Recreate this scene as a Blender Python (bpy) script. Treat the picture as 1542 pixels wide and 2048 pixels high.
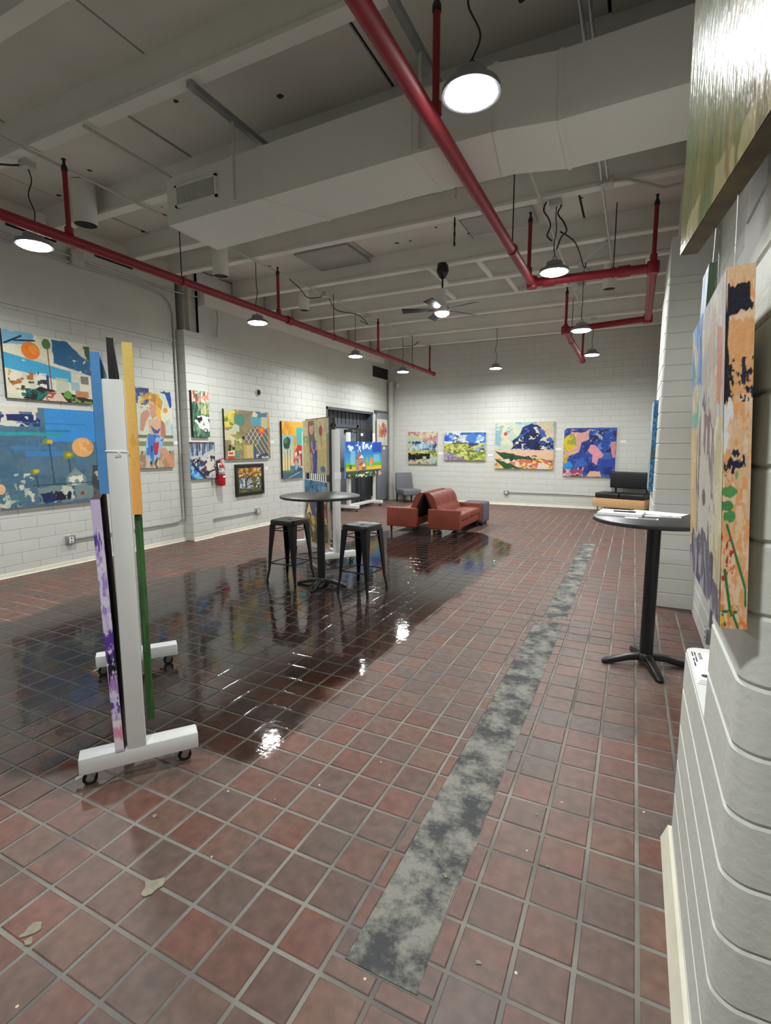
import bpy, bmesh, math, random
import numpy as np
from mathutils import Matrix, Vector
for _o in list(bpy.data.objects): bpy.data.objects.remove(_o)
random.seed(7); rng = np.random.default_rng(11)
S = bpy.context.scene; COL = S.collection
PI = math.pi

# ------------------------------------------------------------------ camera
EYE = 1.52; FPX = 1010.3; PITCH = .1295; YAW = .4542; ROLL = -.0006
def cam_axes():
    f = np.array([-math.sin(YAW)*math.cos(PITCH), math.cos(YAW)*math.cos(PITCH), -math.sin(PITCH)])
    r = np.array([math.cos(YAW), math.sin(YAW), 0.]); u = np.cross(r, f)
    c, s = math.cos(ROLL), math.sin(ROLL)
    return c*r+s*u, -s*r+c*u, f
CR, CU, CF = cam_axes()
cam = bpy.data.cameras.new('camera'); cam.sensor_fit = 'HORIZONTAL'; cam.sensor_width = 36
cam.lens = 36*FPX/1542; cam.clip_start = .02; cam.clip_end = 100
camo = bpy.data.objects.new('camera', cam); COL.objects.link(camo)
M = Matrix.Identity(4)
for i, a in enumerate((CR, CU, -CF)):
    for k in range(3): M[k][i] = a[k]
M[2][3] = EYE; camo.matrix_world = M; S.camera = camo

# ------------------------------------------------------------------ world, exposure
w = bpy.data.worlds.new('world'); S.world = w; w.use_nodes = True
w.node_tree.nodes['Background'].inputs[0].default_value = (.6, .62, .65, 1)
w.node_tree.nodes['Background'].inputs[1].default_value = .02
S.view_settings.view_transform = 'Standard'; S.view_settings.look = 'None'
S.view_settings.gamma = 1; S.view_settings.use_curve_mapping = False
S.view_settings.exposure = 0.72
LAMP_W = 26.5         # power of each high bay lamp

def px_of(p):
    d = np.array(p)-np.array([0, 0, EYE]); z = d@CF
    if z < .05: return None
    return 771+FPX*(d@CR)/z, 1024-FPX*(d@CU)/z, z

# ------------------------------------------------------------------ materials
def lin(c):
    return tuple((v/255/12.92 if v/255 <= .04045 else ((v/255+.055)/1.055)**2.4) for v in c)
def N(nt, t, **k):
    n = nt.nodes.new(t)
    for a, b in k.items(): setattr(n, a, b)
    return n
def mat(name, col, rough=.5, metal=0, var=0., scale=4., bump=0., bscale=60., col2=None, spec=.5, emit=0, coat=0, stretch=None, objrand=0., ramp=(.35, .65), nrough=.5):
    m = bpy.data.materials.new(name); m.use_nodes = True; nt = m.node_tree
    b = nt.nodes['Principled BSDF']; L = nt.links.new
    b.inputs['Roughness'].default_value = rough; b.inputs['Metallic'].default_value = metal
    b.inputs['Specular IOR Level'].default_value = spec
    c = lin(col)+(1,)
    b.inputs['Base Color'].default_value = c
    if coat: b.inputs['Coat Weight'].default_value = coat; b.inputs['Coat Roughness'].default_value = .1
    tc = N(nt, 'ShaderNodeTexCoord')
    if var or col2:
        c2 = lin(col2)+(1,) if col2 else tuple(v*(1-var) for v in c[:3])+(1,)
        nz = N(nt, 'ShaderNodeTexNoise'); nz.inputs['Scale'].default_value = scale; nz.inputs['Detail'].default_value = 9; nz.inputs['Roughness'].default_value = nrough
        src = tc.outputs['Object']
        if stretch:
            mp = N(nt, 'ShaderNodeMapping'); mp.inputs['Scale'].default_value = stretch
            L(src, mp.inputs[0]); src = mp.outputs[0]
        L(src, nz.inputs['Vector'])
        cr = N(nt, 'ShaderNodeValToRGB'); cr.color_ramp.elements[0].position = ramp[0]; cr.color_ramp.elements[1].position = ramp[1]
        cr.color_ramp.elements[0].color = c; cr.color_ramp.elements[1].color = c2
        L(nz.outputs[0], cr.inputs[0]); out = cr.outputs[0]
        if objrand:
            oi = N(nt, 'ShaderNodeObjectInfo'); hs = N(nt, 'ShaderNodeHueSaturation'); mr = N(nt, 'ShaderNodeMapRange')
            mr.inputs[3].default_value = 1-objrand; mr.inputs[4].default_value = 1+objrand
            L(oi.outputs['Random'], mr.inputs[0]); L(mr.outputs[0], hs.inputs['Value']); L(out, hs.inputs['Color']); out = hs.outputs[0]
        L(out, b.inputs['Base Color'])
    if bump:
        nb = N(nt, 'ShaderNodeTexNoise'); nb.inputs['Scale'].default_value = bscale; nb.inputs['Detail'].default_value = 4
        bp = N(nt, 'ShaderNodeBump'); bp.inputs['Strength'].default_value = bump; bp.inputs['Distance'].default_value = .01
        L(tc.outputs['Object'], nb.inputs['Vector']); L(nb.outputs[0], bp.inputs['Height']); L(bp.outputs[0], b.inputs['Normal'])
    if emit:
        b.inputs['Emission Color'].default_value = c; b.inputs['Emission Strength'].default_value = emit
    return m

MT = {}
MT['wall'] = mat('painted block', (210, 211, 205), .55, var=.05, scale=2.5, bump=.25, bscale=45, objrand=.015)
MT['mortar'] = mat('painted mortar', (200, 200, 193), .7, var=.06, scale=8)
MT['plaster'] = mat('painted plaster', (208, 209, 202), .6, var=.08, scale=1.2, bump=.15, bscale=25)
MT['deck'] = mat('ceiling paint', (216, 213, 205), .8, var=.12, scale=1.1, bump=.35, bscale=14)
def speckle(m, thr=.05, scale=2.6, col=(60, 56, 50)):
    nt = m.node_tree; L = nt.links.new; bs = nt.nodes['Principled BSDF']; src = bs.inputs['Base Color'].links[0].from_socket
    tc = N(nt, 'ShaderNodeNewGeometry'); nz = N(nt, 'ShaderNodeTexNoise'); nz.inputs['Scale'].default_value = 9; L(tc.outputs['Position'], nz.inputs['Vector'])
    ad = N(nt, 'ShaderNodeMix', data_type='VECTOR'); ad.inputs[0].default_value = .06; L(tc.outputs['Position'], ad.inputs[4]); L(nz.outputs['Color'], ad.inputs[5])
    vo = N(nt, 'ShaderNodeTexVoronoi'); vo.inputs['Scale'].default_value = scale; L(ad.outputs[1], vo.inputs['Vector'])
    lt = N(nt, 'ShaderNodeMath', operation='LESS_THAN'); lt.inputs[1].default_value = thr; L(vo.outputs['Distance'], lt.inputs[0])
    mx = N(nt, 'ShaderNodeMix', data_type='RGBA'); mx.inputs[7].default_value = lin(col)+(1,); L(lt.outputs[0], mx.inputs[0]); L(src, mx.inputs[6]); L(mx.outputs[2], bs.inputs['Base Color'])
speckle(MT['deck'], .085, 3.2)
MT['joist'] = mat('joist paint', (226, 225, 219), .7, var=.06, scale=2, bump=.15, bscale=20)
MT['duct'] = mat('duct paint', (224, 224, 219), .55, var=.04, scale=1.5)
MT['plate'] = mat('hatch shade grey', (172, 173, 168), .7, var=.08, scale=3)
MT['base'] = mat('cove base', (226, 222, 203), .5, var=.1, scale=9, bump=.1)
MT['white'] = mat('white stand paint', (222, 223, 221), .4, var=.03, scale=6)
MT['black'] = mat('black metal', (22, 22, 24), .38, var=.2, scale=10)
MT['gloss'] = mat('glossy black metal', (12, 13, 15), .36, var=.15, scale=8, spec=.35)
MT['laminate'] = mat('black table laminate', (40, 40, 42), .38, var=.15, scale=40, bump=.05, bscale=200)
MT['rubber'] = mat('black rubber', (18, 18, 18), .7, var=.2)
MT['chrome'] = mat('chrome', (190, 192, 195), .2, 1, var=.1)
MT['galv'] = mat('galvanised conduit', (175, 178, 180), .35, .85, var=.15, scale=12)
MT['cpaint'] = mat('painted conduit', (190, 189, 181), .5, var=.1, scale=10)
MT['red'] = mat('red pipe paint', (142, 28, 42), .5, var=.15, scale=5)
MT['redext'] = mat('extinguisher red', (170, 20, 28), .3, var=.1, scale=6)
MT['cord'] = mat('black cord', (28, 28, 28), .6, var=.1)
MT['leather'] = mat('tan leather', (134, 60, 43), .45, var=.18, scale=3, bump=.12, bscale=120)
MT['greyfab'] = mat('grey fabric', (112, 113, 118), .9, var=.15, scale=90, bump=.3, bscale=250)
MT['purfab'] = mat('purple grey fabric', (104, 92, 106), .9, var=.15, scale=90, bump=.3, bscale=250)
MT['blkfab'] = mat('black lining', (20, 19, 20), .95, var=.1)
MT['blkleather'] = mat('black leather', (30, 31, 35), .4, var=.2, scale=5, bump=.05)
MT['oak'] = mat('light wood laminate', (214, 172, 122), .45, var=.1, scale=6, stretch=(1, 1, 18))
MT['darkwood'] = mat('dark wood', (38, 26, 20), .4, var=.2, scale=10, stretch=(4, 4, 1))
MT['legwood'] = mat('beech leg', (205, 168, 125), .5, var=.1, scale=10)
MT['steel'] = mat('dark steel', (88, 92, 100), .5, .1, var=.25, scale=3, bump=.05)
MT['steel2'] = mat('grey door steel', (140, 145, 153), .45, .1, var=.2, scale=2.5)
MT['dark'] = mat('dark cavity', (34, 33, 32), .9, var=.3, scale=8)  # flat dark colour standing in for shade inside pockets and openings
MT['paper'] = mat('paper', (240, 241, 243), .6, var=.02, scale=20)
MT['canvas'] = mat('raw canvas edge', (216, 205, 182), .8, var=.1, scale=25)
MT['blkedge'] = mat('black canvas edge', (26, 25, 27), .6, var=.2)
MT['lampbody'] = mat('lamp housing', (150, 152, 156), .4, .5, var=.1)
MT['fanblade'] = mat('fan blade', (52, 56, 64), .45, var=.15, scale=8)
MT['plastic'] = mat('white plastic', (226, 226, 224), .35, var=.02)
MT['ink'] = mat('dark ink', (50, 50, 54), .7, var=.1)

def emitmat(name, col, s):
    m = bpy.data.materials.new(name); m.use_nodes = True; nt = m.node_tree
    nt.nodes.remove(nt.nodes['Principled BSDF'])
    e = N(nt, 'ShaderNodeEmission'); e.inputs[0].default_value = col+(1,); e.inputs[1].default_value = s
    nt.links.new(e.outputs[0], nt.nodes['Material Output'].inputs[0]); return m
MT['lens'] = emitmat('lamp lens', (.97, 1., .98), 40)
MT['fanlens'] = emitmat('fan light lens', (.86, .95, 1.), 45)

def paint_mat(rough=.5, bump=.25, bscale=90, stretch=None, name='oil paint'):
    m = bpy.data.materials.new(name); m.use_nodes = True; nt = m.node_tree; L = nt.links.new
    b = nt.nodes['Principled BSDF']; b.inputs['Roughness'].default_value = rough
    a = N(nt, 'ShaderNodeAttribute', attribute_name='paint'); L(a.outputs['Color'], b.inputs['Base Color'])
    tc = N(nt, 'ShaderNodeTexCoord'); nb = N(nt, 'ShaderNodeTexNoise'); nb.inputs['Scale'].default_value = bscale; nb.inputs['Detail'].default_value = 5
    src = tc.outputs['Object']
    if stretch:
        mp = N(nt, 'ShaderNodeMapping'); mp.inputs['Scale'].default_value = stretch; L(src, mp.inputs[0]); src = mp.outputs[0]
    bp = N(nt, 'ShaderNodeBump'); bp.inputs['Strength'].default_value = bump; bp.inputs['Distance'].default_value = .006
    L(src, nb.inputs['Vector']); L(nb.outputs[0], bp.inputs['Height']); L(bp.outputs[0], b.inputs['Normal'])
    return m
MT['oil'] = paint_mat()
MT['oilgloss'] = paint_mat(.2, .45, 60, (1., 1., .3), 'varnished oil paint'); MT['oilgloss'].node_tree.nodes['Principled BSDF'].inputs['Specular IOR Level'].default_value = .2

# floor tile material: tint per tile from the tile grid, dirt patches
TS = .1667; TX0 = .0941; TY0 = 1.4045
def tile_mat():
    m = bpy.data.materials.new('quarry tile'); m.use_nodes = True; nt = m.node_tree; L = nt.links.new
    b = nt.nodes['Principled BSDF']
    g = N(nt, 'ShaderNodeNewGeometry')
    sub = N(nt, 'ShaderNodeVectorMath', operation='SUBTRACT'); sub.inputs[1].default_value = (TX0, TY0, 0); L(g.outputs['Position'], sub.inputs[0])
    dv = N(nt, 'ShaderNodeVectorMath', operation='DIVIDE'); dv.inputs[1].default_value = (TS, TS, 10); L(sub.outputs[0], dv.inputs[0])
    fl = N(nt, 'ShaderNodeVectorMath', operation='FLOOR'); L(dv.outputs[0], fl.inputs[0])
    wn = N(nt, 'ShaderNodeTexWhiteNoise', noise_dimensions='3D'); L(fl.outputs[0], wn.inputs['Vector'])
    cr = N(nt, 'ShaderNodeValToRGB'); e = cr.color_ramp.elements
    e[0].position = 0; e[0].color = lin((113, 69, 55))+(1,)
    e[1].position = 1; e[1].color = lin((93, 75, 68))+(1,)
    for p, c in ((.3, (101, 65, 54)), (.5, (111, 78, 63)), (.75, (95, 68, 60))):
        x = e.new(p); x.color = lin(c)+(1,)
    L(wn.outputs['Value'], cr.inputs[0])
    n1 = N(nt, 'ShaderNodeTexNoise'); n1.inputs['Scale'].default_value = 2.2; n1.inputs['Detail'].default_value = 8; n1.inputs['Roughness'].default_value = .65
    L(g.outputs['Position'], n1.inputs['Vector'])
    r1 = N(nt, 'ShaderNodeValToRGB'); r1.color_ramp.elements[0].position = .42; r1.color_ramp.elements[1].position = .68
    L(n1.outputs[0], r1.inputs[0])
    mx = N(nt, 'ShaderNodeMix', data_type='RGBA'); mx.inputs[7].default_value = lin((98, 89, 84))+(1,)
    mu = N(nt, 'ShaderNodeMath', operation='MULTIPLY'); mu.inputs[1].default_value = .6; L(r1.outputs[0], mu.inputs[0]); L(mu.outputs[0], mx.inputs[0]); L(cr.outputs[0], mx.inputs[6])
    n2 = N(nt, 'ShaderNodeTexNoise'); n2.inputs['Scale'].default_value = 22; n2.inputs['Detail'].default_value = 6
    L(g.outputs['Position'], n2.inputs['Vector'])
    mr = N(nt, 'ShaderNodeMapRange'); mr.inputs[1].default_value = .3; mr.inputs[2].default_value = .7; mr.inputs[3].default_value = .74; mr.inputs[4].default_value = 1.2; L(n2.outputs[0], mr.inputs[0])
    hs = N(nt, 'ShaderNodeHueSaturation'); L(mr.outputs[0], hs.inputs['Value']); L(mx.outputs[2], hs.inputs['Color'])
    vo = N(nt, 'ShaderNodeTexVoronoi'); vo.inputs['Scale'].default_value = 7; vo.inputs['Randomness'].default_value = 1; L(g.outputs['Position'], vo.inputs['Vector'])
    lt = N(nt, 'ShaderNodeMath', operation='LESS_THAN'); lt.inputs[1].default_value = .035; L(vo.outputs['Distance'], lt.inputs[0])
    mx2 = N(nt, 'ShaderNodeMix', data_type='RGBA'); mx2.inputs[7].default_value = lin((196, 186, 168))+(1,); L(lt.outputs[0], mx2.inputs[0]); L(hs.outputs[0], mx2.inputs[6])
    L(mx2.outputs[2], b.inputs['Base Color'])
    mr2 = N(nt, 'ShaderNodeMapRange'); mr2.inputs[3].default_value = .34; mr2.inputs[4].default_value = .6; L(n1.outputs[0], mr2.inputs[0]); L(mr2.outputs[0], b.inputs['Roughness'])
    bp = N(nt, 'ShaderNodeBump'); bp.inputs['Strength'].default_value = .12; bp.inputs['Distance'].default_value = .01; L(n2.outputs[0], bp.inputs['Height']); L(bp.outputs[0], b.inputs['Normal'])
    return m
MT['tile'] = tile_mat()
MT['grout'] = mat('tile grout', (143, 139, 132), .85, col2=(98, 95, 90), scale=2.2, bump=.2, bscale=120)
MT['concrete'] = mat('concrete strip', (134, 132, 124), .75, col2=(62, 63, 65), scale=7, bump=.9, bscale=50, ramp=(.42, .57), nrough=.74)

# ------------------------------------------------------------------ mesh helpers
class MB:
    def __init__(s): s.v = []; s.f = []
    def add(s, v, f):
        o = len(s.v); s.v += [tuple(p) for p in v]; s.f += [tuple(i+o for i in q) for q in f]; return s
    def box(s, x0, y0, z0, x1, y1, z1):
        if x0 > x1: x0, x1 = x1, x0
        if y0 > y1: y0, y1 = y1, y0
        if z0 > z1: z0, z1 = z1, z0
        return s.add([(x0,y0,z0),(x1,y0,z0),(x1,y1,z0),(x0,y1,z0),(x0,y0,z1),(x1,y0,z1),(x1,y1,z1),(x0,y1,z1)],
                     [(3,2,1,0),(4,5,6,7),(0,1,5,4),(1,2,6,5),(2,3,7,6),(3,0,4,7)])
    def hexa(s, b, t):        # bottom quad, top quad (both counter-clockwise seen from above)
        return s.add(list(b)+list(t), [(3,2,1,0),(4,5,6,7),(0,1,5,4),(1,2,6,5),(2,3,7,6),(3,0,4,7)])
    def prism(s, poly, z0, z1):
        n = len(poly); v = [(x,y,z0) for x,y in poly]+[(x,y,z1) for x,y in poly]
        return s.add(v, [tuple(range(n-1,-1,-1)), tuple(range(n,2*n))]+[(i,(i+1)%n,n+(i+1)%n,n+i) for i in range(n)])
    def loft(s, rings, cap=True):
        n = len(rings[0]); v = [p for r in rings for p in r]; f = []
        for k in range(len(rings)-1):
            for i in range(n):
                j = (i+1) % n; f.append((k*n+i, k*n+j, (k+1)*n+j, (k+1)*n+i))
        if cap: f += [tuple(range(n-1,-1,-1)), tuple((len(rings)-1)*n+i for i in range(n))]
        return s.add(v, f)
    def lathe(s, prof, n=24, c=(0,0,0), cap=True):
        return s.loft([[(c[0]+r*math.cos(2*PI*i/n), c[1]+r*math.sin(2*PI*i/n), c[2]+z) for i in range(n)] for r, z in prof], cap)
    def tube(s, pts, r, n=8):
        pts = [Vector(p) for p in pts]; rings = []; up = None
        for i, p in enumerate(pts):
            a = pts[i]-pts[i-1] if i else pts[1]-pts[0]
            b = pts[i+1]-pts[i] if i < len(pts)-1 else a
            t = (a.normalized()+b.normalized()); t = t.normalized() if t.length > 1e-6 else a.normalized()
            if up is None: up = Vector((0,0,1)) if abs(t.z) < .9 else Vector((1,0,0))
            x = t.cross(up).normalized(); y = x.cross(t).normalized(); up = y
            rr = r[i] if isinstance(r, (list, tuple)) else r
            rings.append([tuple(p+x*(rr*math.cos(2*PI*k/n))+y*(rr*math.sin(2*PI*k/n))) for k in range(n)])
        return s.loft(rings)
    def build(s, name, m, parent=None, smooth=False, bevel=0, seg=2):
        me = bpy.data.meshes.new(name); me.from_pydata(s.v, [], s.f)
        bm = bmesh.new(); bm.from_mesh(me)
        bmesh.ops.recalc_face_normals(bm, faces=bm.faces)
        if bevel:
            ed = [e for e in bm.edges if len(e.link_faces) == 2 and e.calc_face_angle(0) > .5]
            bmesh.ops.bevel(bm, geom=ed, offset=bevel, segments=seg, profile=.5, affect='EDGES', clamp_overlap=True)
        if smooth:
            for f in bm.faces: f.smooth = True
        bm.to_mesh(me); bm.free()
        if smooth:
            try: me.set_sharp_from_angle(angle=.7)
            except Exception: pass
        me.materials.append(m); o = bpy.data.objects.new(name, me); COL.objects.link(o)
        if parent: o.parent = parent
        return o
def B(name, m, parent, x0, y0, z0, x1, y1, z1, bevel=0, seg=2): return MB().box(x0,y0,z0,x1,y1,z1).build(name, m, parent, bevel > 0, bevel, seg)
def T(name, m, parent, pts, r, n=8): return MB().tube(pts, r, n).build(name, m, parent, True)
def curl(p, n=5):
    p = [Vector(q) for q in p]; out = []
    for i in range(len(p)-1):
        p0 = p[max(i-1, 0)]; p1 = p[i]; p2 = p[i+1]; p3 = p[min(i+2, len(p)-1)]
        for k in range(n):
            t = k/n; out.append(tuple(.5*((2*p1)+(p2-p0)*t+(2*p0-5*p1+4*p2-p3)*t*t+(3*p1-p0-3*p2+p3)*t**3)))
    return out+[tuple(p[-1])]
def thing(name, label, cat, loc=(0,0,0), rz=0, group=None):
    o = bpy.data.objects.new(name, None); COL.objects.link(o); o.location = loc; o.rotation_euler = (0,0,rz)
    o.empty_display_size = .1; return tag(o, label, cat, group)
def tag(o, label, cat, group=None):
    o['label'] = label; o['category'] = cat
    if group: o['group'] = group
    return o
def struct(o, label=None):
    o['kind'] = 'structure'
    if label: o['label'] = label
    return o
def sempty(name, label=None, loc=(0,0,0)):
    o = bpy.data.objects.new(name, None); COL.objects.link(o); o.location = loc; o.empty_display_size = .1; return struct(o, label)
def copy_tree(o, parent=None):
    c = o.copy(); COL.objects.link(c); c.parent = parent
    for ch in list(o.children): copy_tree(ch, c)
    return c

# blocks: chamfered face panels that share meshes by size
_bm = {}
def block_mesh(wd, h, ch=.0026, dep=.008, m='wall'):
    k = (round(wd,3), round(h,3), m, dep)
    if k in _bm: return _bm[k]
    x, z = wd/2, h/2
    v = [(-x+ch,0,-z+ch),(x-ch,0,-z+ch),(x-ch,0,z-ch),(-x+ch,0,z-ch),(-x,ch,-z),(x,ch,-z),(x,ch,z),(-x,ch,z),(-x,dep,-z),(x,dep,-z),(x,dep,z),(-x,dep,z)]
    f = [(0,1,2,3)]+[(4+i,4+(i+1)%4,(i+1)%4,i) for i in range(4)]+[(8+i,8+(i+1)%4,4+(i+1)%4,4+i) for i in range(4)]
    me = bpy.data.meshes.new('block'); me.from_pydata(v, [], f); me.materials.append(MT[m]); _bm[k] = me; return me
CH = .14; BL = .40; JG = .005
def block_wall(parent, p0, p1, z0, z1, holes=(), zoff=-.01, limit=300, phase=0.):
    """Courses of blocks from p0 to p1 (left to right seen from the front), faces on the line; holes = (u0,u1,za,zb)."""
    p0 = np.array(p0, float); p1 = np.array(p1, float); ln = np.linalg.norm(p1-p0); e = (p1-p0)/ln
    rz = math.atan2(e[1], e[0]); k0 = int(math.floor((z0-zoff)/CH)); segs = []
    for k in range(k0, k0+200):
        a = max(zoff+k*CH, z0); b = min(zoff+(k+1)*CH, z1)
        if a >= z1: break
        if b-a < .02: continue
        u = -((k % 2)*BL/2+phase)
        while u < ln:
            u0 = max(u, 0); u1 = min(u+BL, ln); u += BL
            if u1-u0 < .03: continue
            pieces = [(u0, u1, a, b)]
            for h in holes:
                q = []
                for (s0, s1, za, zb) in pieces:
                    if h[2] < zb-.02 and h[3] > za+.02 and h[0] < s1 and h[1] > s0:
                        if h[0]-s0 > .03: q.append((s0, h[0], za, zb))
                        if s1-h[1] > .03: q.append((h[1], s1, za, zb))
                    else: q.append((s0, s1, za, zb))
                pieces = q
            segs += pieces
    out = []
    for s in segs:
        c = p0+e*((s[0]+s[1])/2); zc = (s[2]+s[3])/2; q = px_of((c[0], c[1], zc))
        area = 0
        if q and -60 < q[0] < 1602 and -60 < q[1] < 2108: area = (s[1]-s[0])*(s[3]-s[2])/q[2]**2
        out.append((area, s, c, zc))
    out.sort(key=lambda t: -t[0]); rest = MB()
    for i, (ar, s, c, zc) in enumerate(out):
        wd = s[1]-s[0]-JG; h = s[3]-s[2]-JG
        me = block_mesh(wd, h)
        if i < limit and ar > 0:
            o = bpy.data.objects.new('block', me); COL.objects.link(o); o.parent = parent
            o.location = (c[0], c[1], zc); o.rotation_euler = (0, 0, rz)
        else:
            R = [(c[0]+x.co.x*e[0]-x.co.y*e[1], c[1]+x.co.x*e[1]+x.co.y*e[0], zc+x.co.z) for x in me.vertices]
            rest.add(R, [tuple(p.vertices) for p in me.polygons])
    if rest.v:
        o = rest.build('block_field', MT['wall'], parent); o['kind'] = 'stuff'
def offset_poly(poly, d):
    n = len(poly); out = []
    for i in range(n):
        a = Vector(poly[i-1]); b = Vector(poly[i]); c = Vector(poly[(i+1) % n])
        n1 = Vector(((b-a).y, -(b-a).x)).normalized(); n2 = Vector(((c-b).y, -(c-b).x)).normalized()
        m = (n1+n2); m = m/max(m.length_squared/2, .3)
        q = b-m*d; out.append((q.x, q.y))
    return out
def bull(cx, cy, r, a0, a1, n=8): return [(cx+r*math.cos(a0+(a1-a0)*i/n), cy+r*math.sin(a0+(a1-a0)*i/n)) for i in range(n+1)]
def bull_courses(parent, poly, z0, z1, zoff, name='block', smooth=True):
    """A column of whole blocks with one plan outline (counter-clockwise), joints recessed."""
    MB().prism(offset_poly(poly, .007), z0, z1).build('core', MT['mortar'], parent)
    k = int(math.floor((z0-zoff)/CH)); c = .005
    while zoff+k*CH < z1-.02:
        a = max(zoff+k*CH, z0)+JG/2; b = min(zoff+(k+1)*CH, z1)-JG/2; k += 1
        if b-a < .02: continue
        pi = offset_poly(poly, c)
        R = [[(x,y,a) for x,y in pi], [(x,y,a+c) for x,y in poly], [(x,y,b-c) for x,y in poly], [(x,y,b) for x,y in pi]]
        o = MB().loft(R).build(name, MT['wall'], parent, smooth)

# ------------------------------------------------------------------ STRUCTURE: floor
XL0 = -6.47; XL1 = -6.33; YB = 13.2; XR = .56; ZD = 4.26; YN = -4.0
floor = struct(B('floor', MT['grout'], None, -7, YN, -.12, 3.2, 13.5, -.0035), 'grey grouted slab under red quarry tiles')
STRIP = [(-.69, 1.14, -.465, 4.44), (-.65, 4.56, -.455, 8.42)]
tiles = []
i0 = int((-6.45-TX0)/TS)-1; i1 = int((XR+.1-TX0)/TS)+1; j0 = int((.2-TY0)/TS)-1; j1 = int((13.2-TY0)/TS)+1
G2 = .0072
for i in range(i0, i1+1):
    for j in range(j0, j1+1):
        x0 = TX0+i*TS; y0 = TY0+j*TS; parts = [(x0, y0, x0+TS, y0+TS)]
        for s in STRIP:
            q = []
            for (a, b, c, d) in parts:
                if a < s[2] and c > s[0] and b < s[3] and d > s[1]:
                    if s[1]-b > .02: q.append((a, b, c, s[1])); b = s[1]
                    if d-s[3] > .02: q.append((a, s[3], c, d)); d = s[3]
                    if s[0]-a > .02: q.append((a, b, s[0]+G2, d))
                    if c-s[2] > .02: q.append((s[2]-G2, b, c, d))
                else: q.append((a, b, c, d))
            parts = q
        tiles += parts
def tile_rank(t):
    q = px_of(((t[0]+t[2])/2, (t[1]+t[3])/2, 0))
    if not q or not (-30 < q[0] < 1572 and q[1] < 2090): return 0
    return (t[2]-t[0])*(t[3]-t[1])/q[2]**3
tiles.sort(key=tile_rank, reverse=True)
_tm = {}
def tile_mesh(wd, h):
    k = (round(wd,3), round(h,3))
    if k not in _tm:
        x, y = k[0]/2, k[1]/2; c = .003
        v = [(-x,-y,-.006),(x,-y,-.006),(x,y,-.006),(-x,y,-.006),(-x,-y,-.002),(x,-y,-.002),(x,y,-.002),(-x,y,-.002),(-x+c,-y+c,0),(x-c,-y+c,0),(x-c,y-c,0),(-x+c,y-c,0)]
        f = [(8,9,10,11)]+[(4+a,4+(a+1)%4,8+(a+1)%4,8+a) for a in range(4)]+[(a,(a+1)%4,4+(a+1)%4,4+a) for a in range(4)]
        me = bpy.data.meshes.new('tile'); me.from_pydata(v, [], f); me.materials.append(MT['tile']); _tm[k] = me
    return _tm[k]
rest = MB()
for n, t in enumerate(tiles):
    me = tile_mesh(t[2]-t[0]-2*G2, t[3]-t[1]-2*G2); cx, cy = (t[0]+t[2])/2, (t[1]+t[3])/2
    dz = random.uniform(-.0008, .0008)
    if n < 300:
        o = bpy.data.objects.new('tile', me); COL.objects.link(o); o.parent = floor; o.location = (cx, cy, dz)
    elif cx > -6.6 and cy < 13.3:
        rest.add([(v.co.x+cx, v.co.y+cy, v.co.z+dz) for v in me.vertices], [tuple(p.vertices) for p in me.polygons])
o = rest.build('tile_field', MT['tile'], floor); o['kind'] = 'stuff'
for s in STRIP:
    mb = MB(); ny = int((s[3]-s[1])/.12); pl = []; prr = []
    for k in range(ny+1):
        y = s[1]+(s[3]-s[1])*k/ny; pl.append((s[0]+random.uniform(-.006,.006), y)); prr.append((s[2]+random.uniform(-.008,.008), y))
    o = mb.prism(prr+pl[::-1], -.03, -.001).build('floor_patch', MT['concrete'], floor); o['label'] = 'grey concrete patch strip'
# plaster splats stuck to the tiles
MT['splat'] = mat('dried plaster splat', (150, 144, 126), .9, var=.3, scale=30, bump=.4)
for (x, y, r, el) in ((-1.42,1.06,.03,1.15),(-.83,.78,.022,2.2),(-1.63,.78,.02,1.6),(-1.6,.755,.012,1.2),(-1.84,.55,.03,1.3),(-.33,1.3,.007,1),(-.2,1.75,.006,1),(-.52,1.55,.008,1),(-1.7,1.3,.008,1),(-.28,2.0,.006,1)):
    n = 14; ph = random.random()*6
    poly = [(x+r*(1+.35*math.sin(3*a+ph)+random.uniform(-.2,.2))*math.cos(a), y+el*r*(1+.3*math.sin(2*a+ph)+random.uniform(-.2,.2))*math.sin(a)) for a in [2*PI*k/n for k in range(n)]]
    o = MB().prism(poly, -.001, .0025).build('plaster_splat', MT['splat'], floor)

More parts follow.
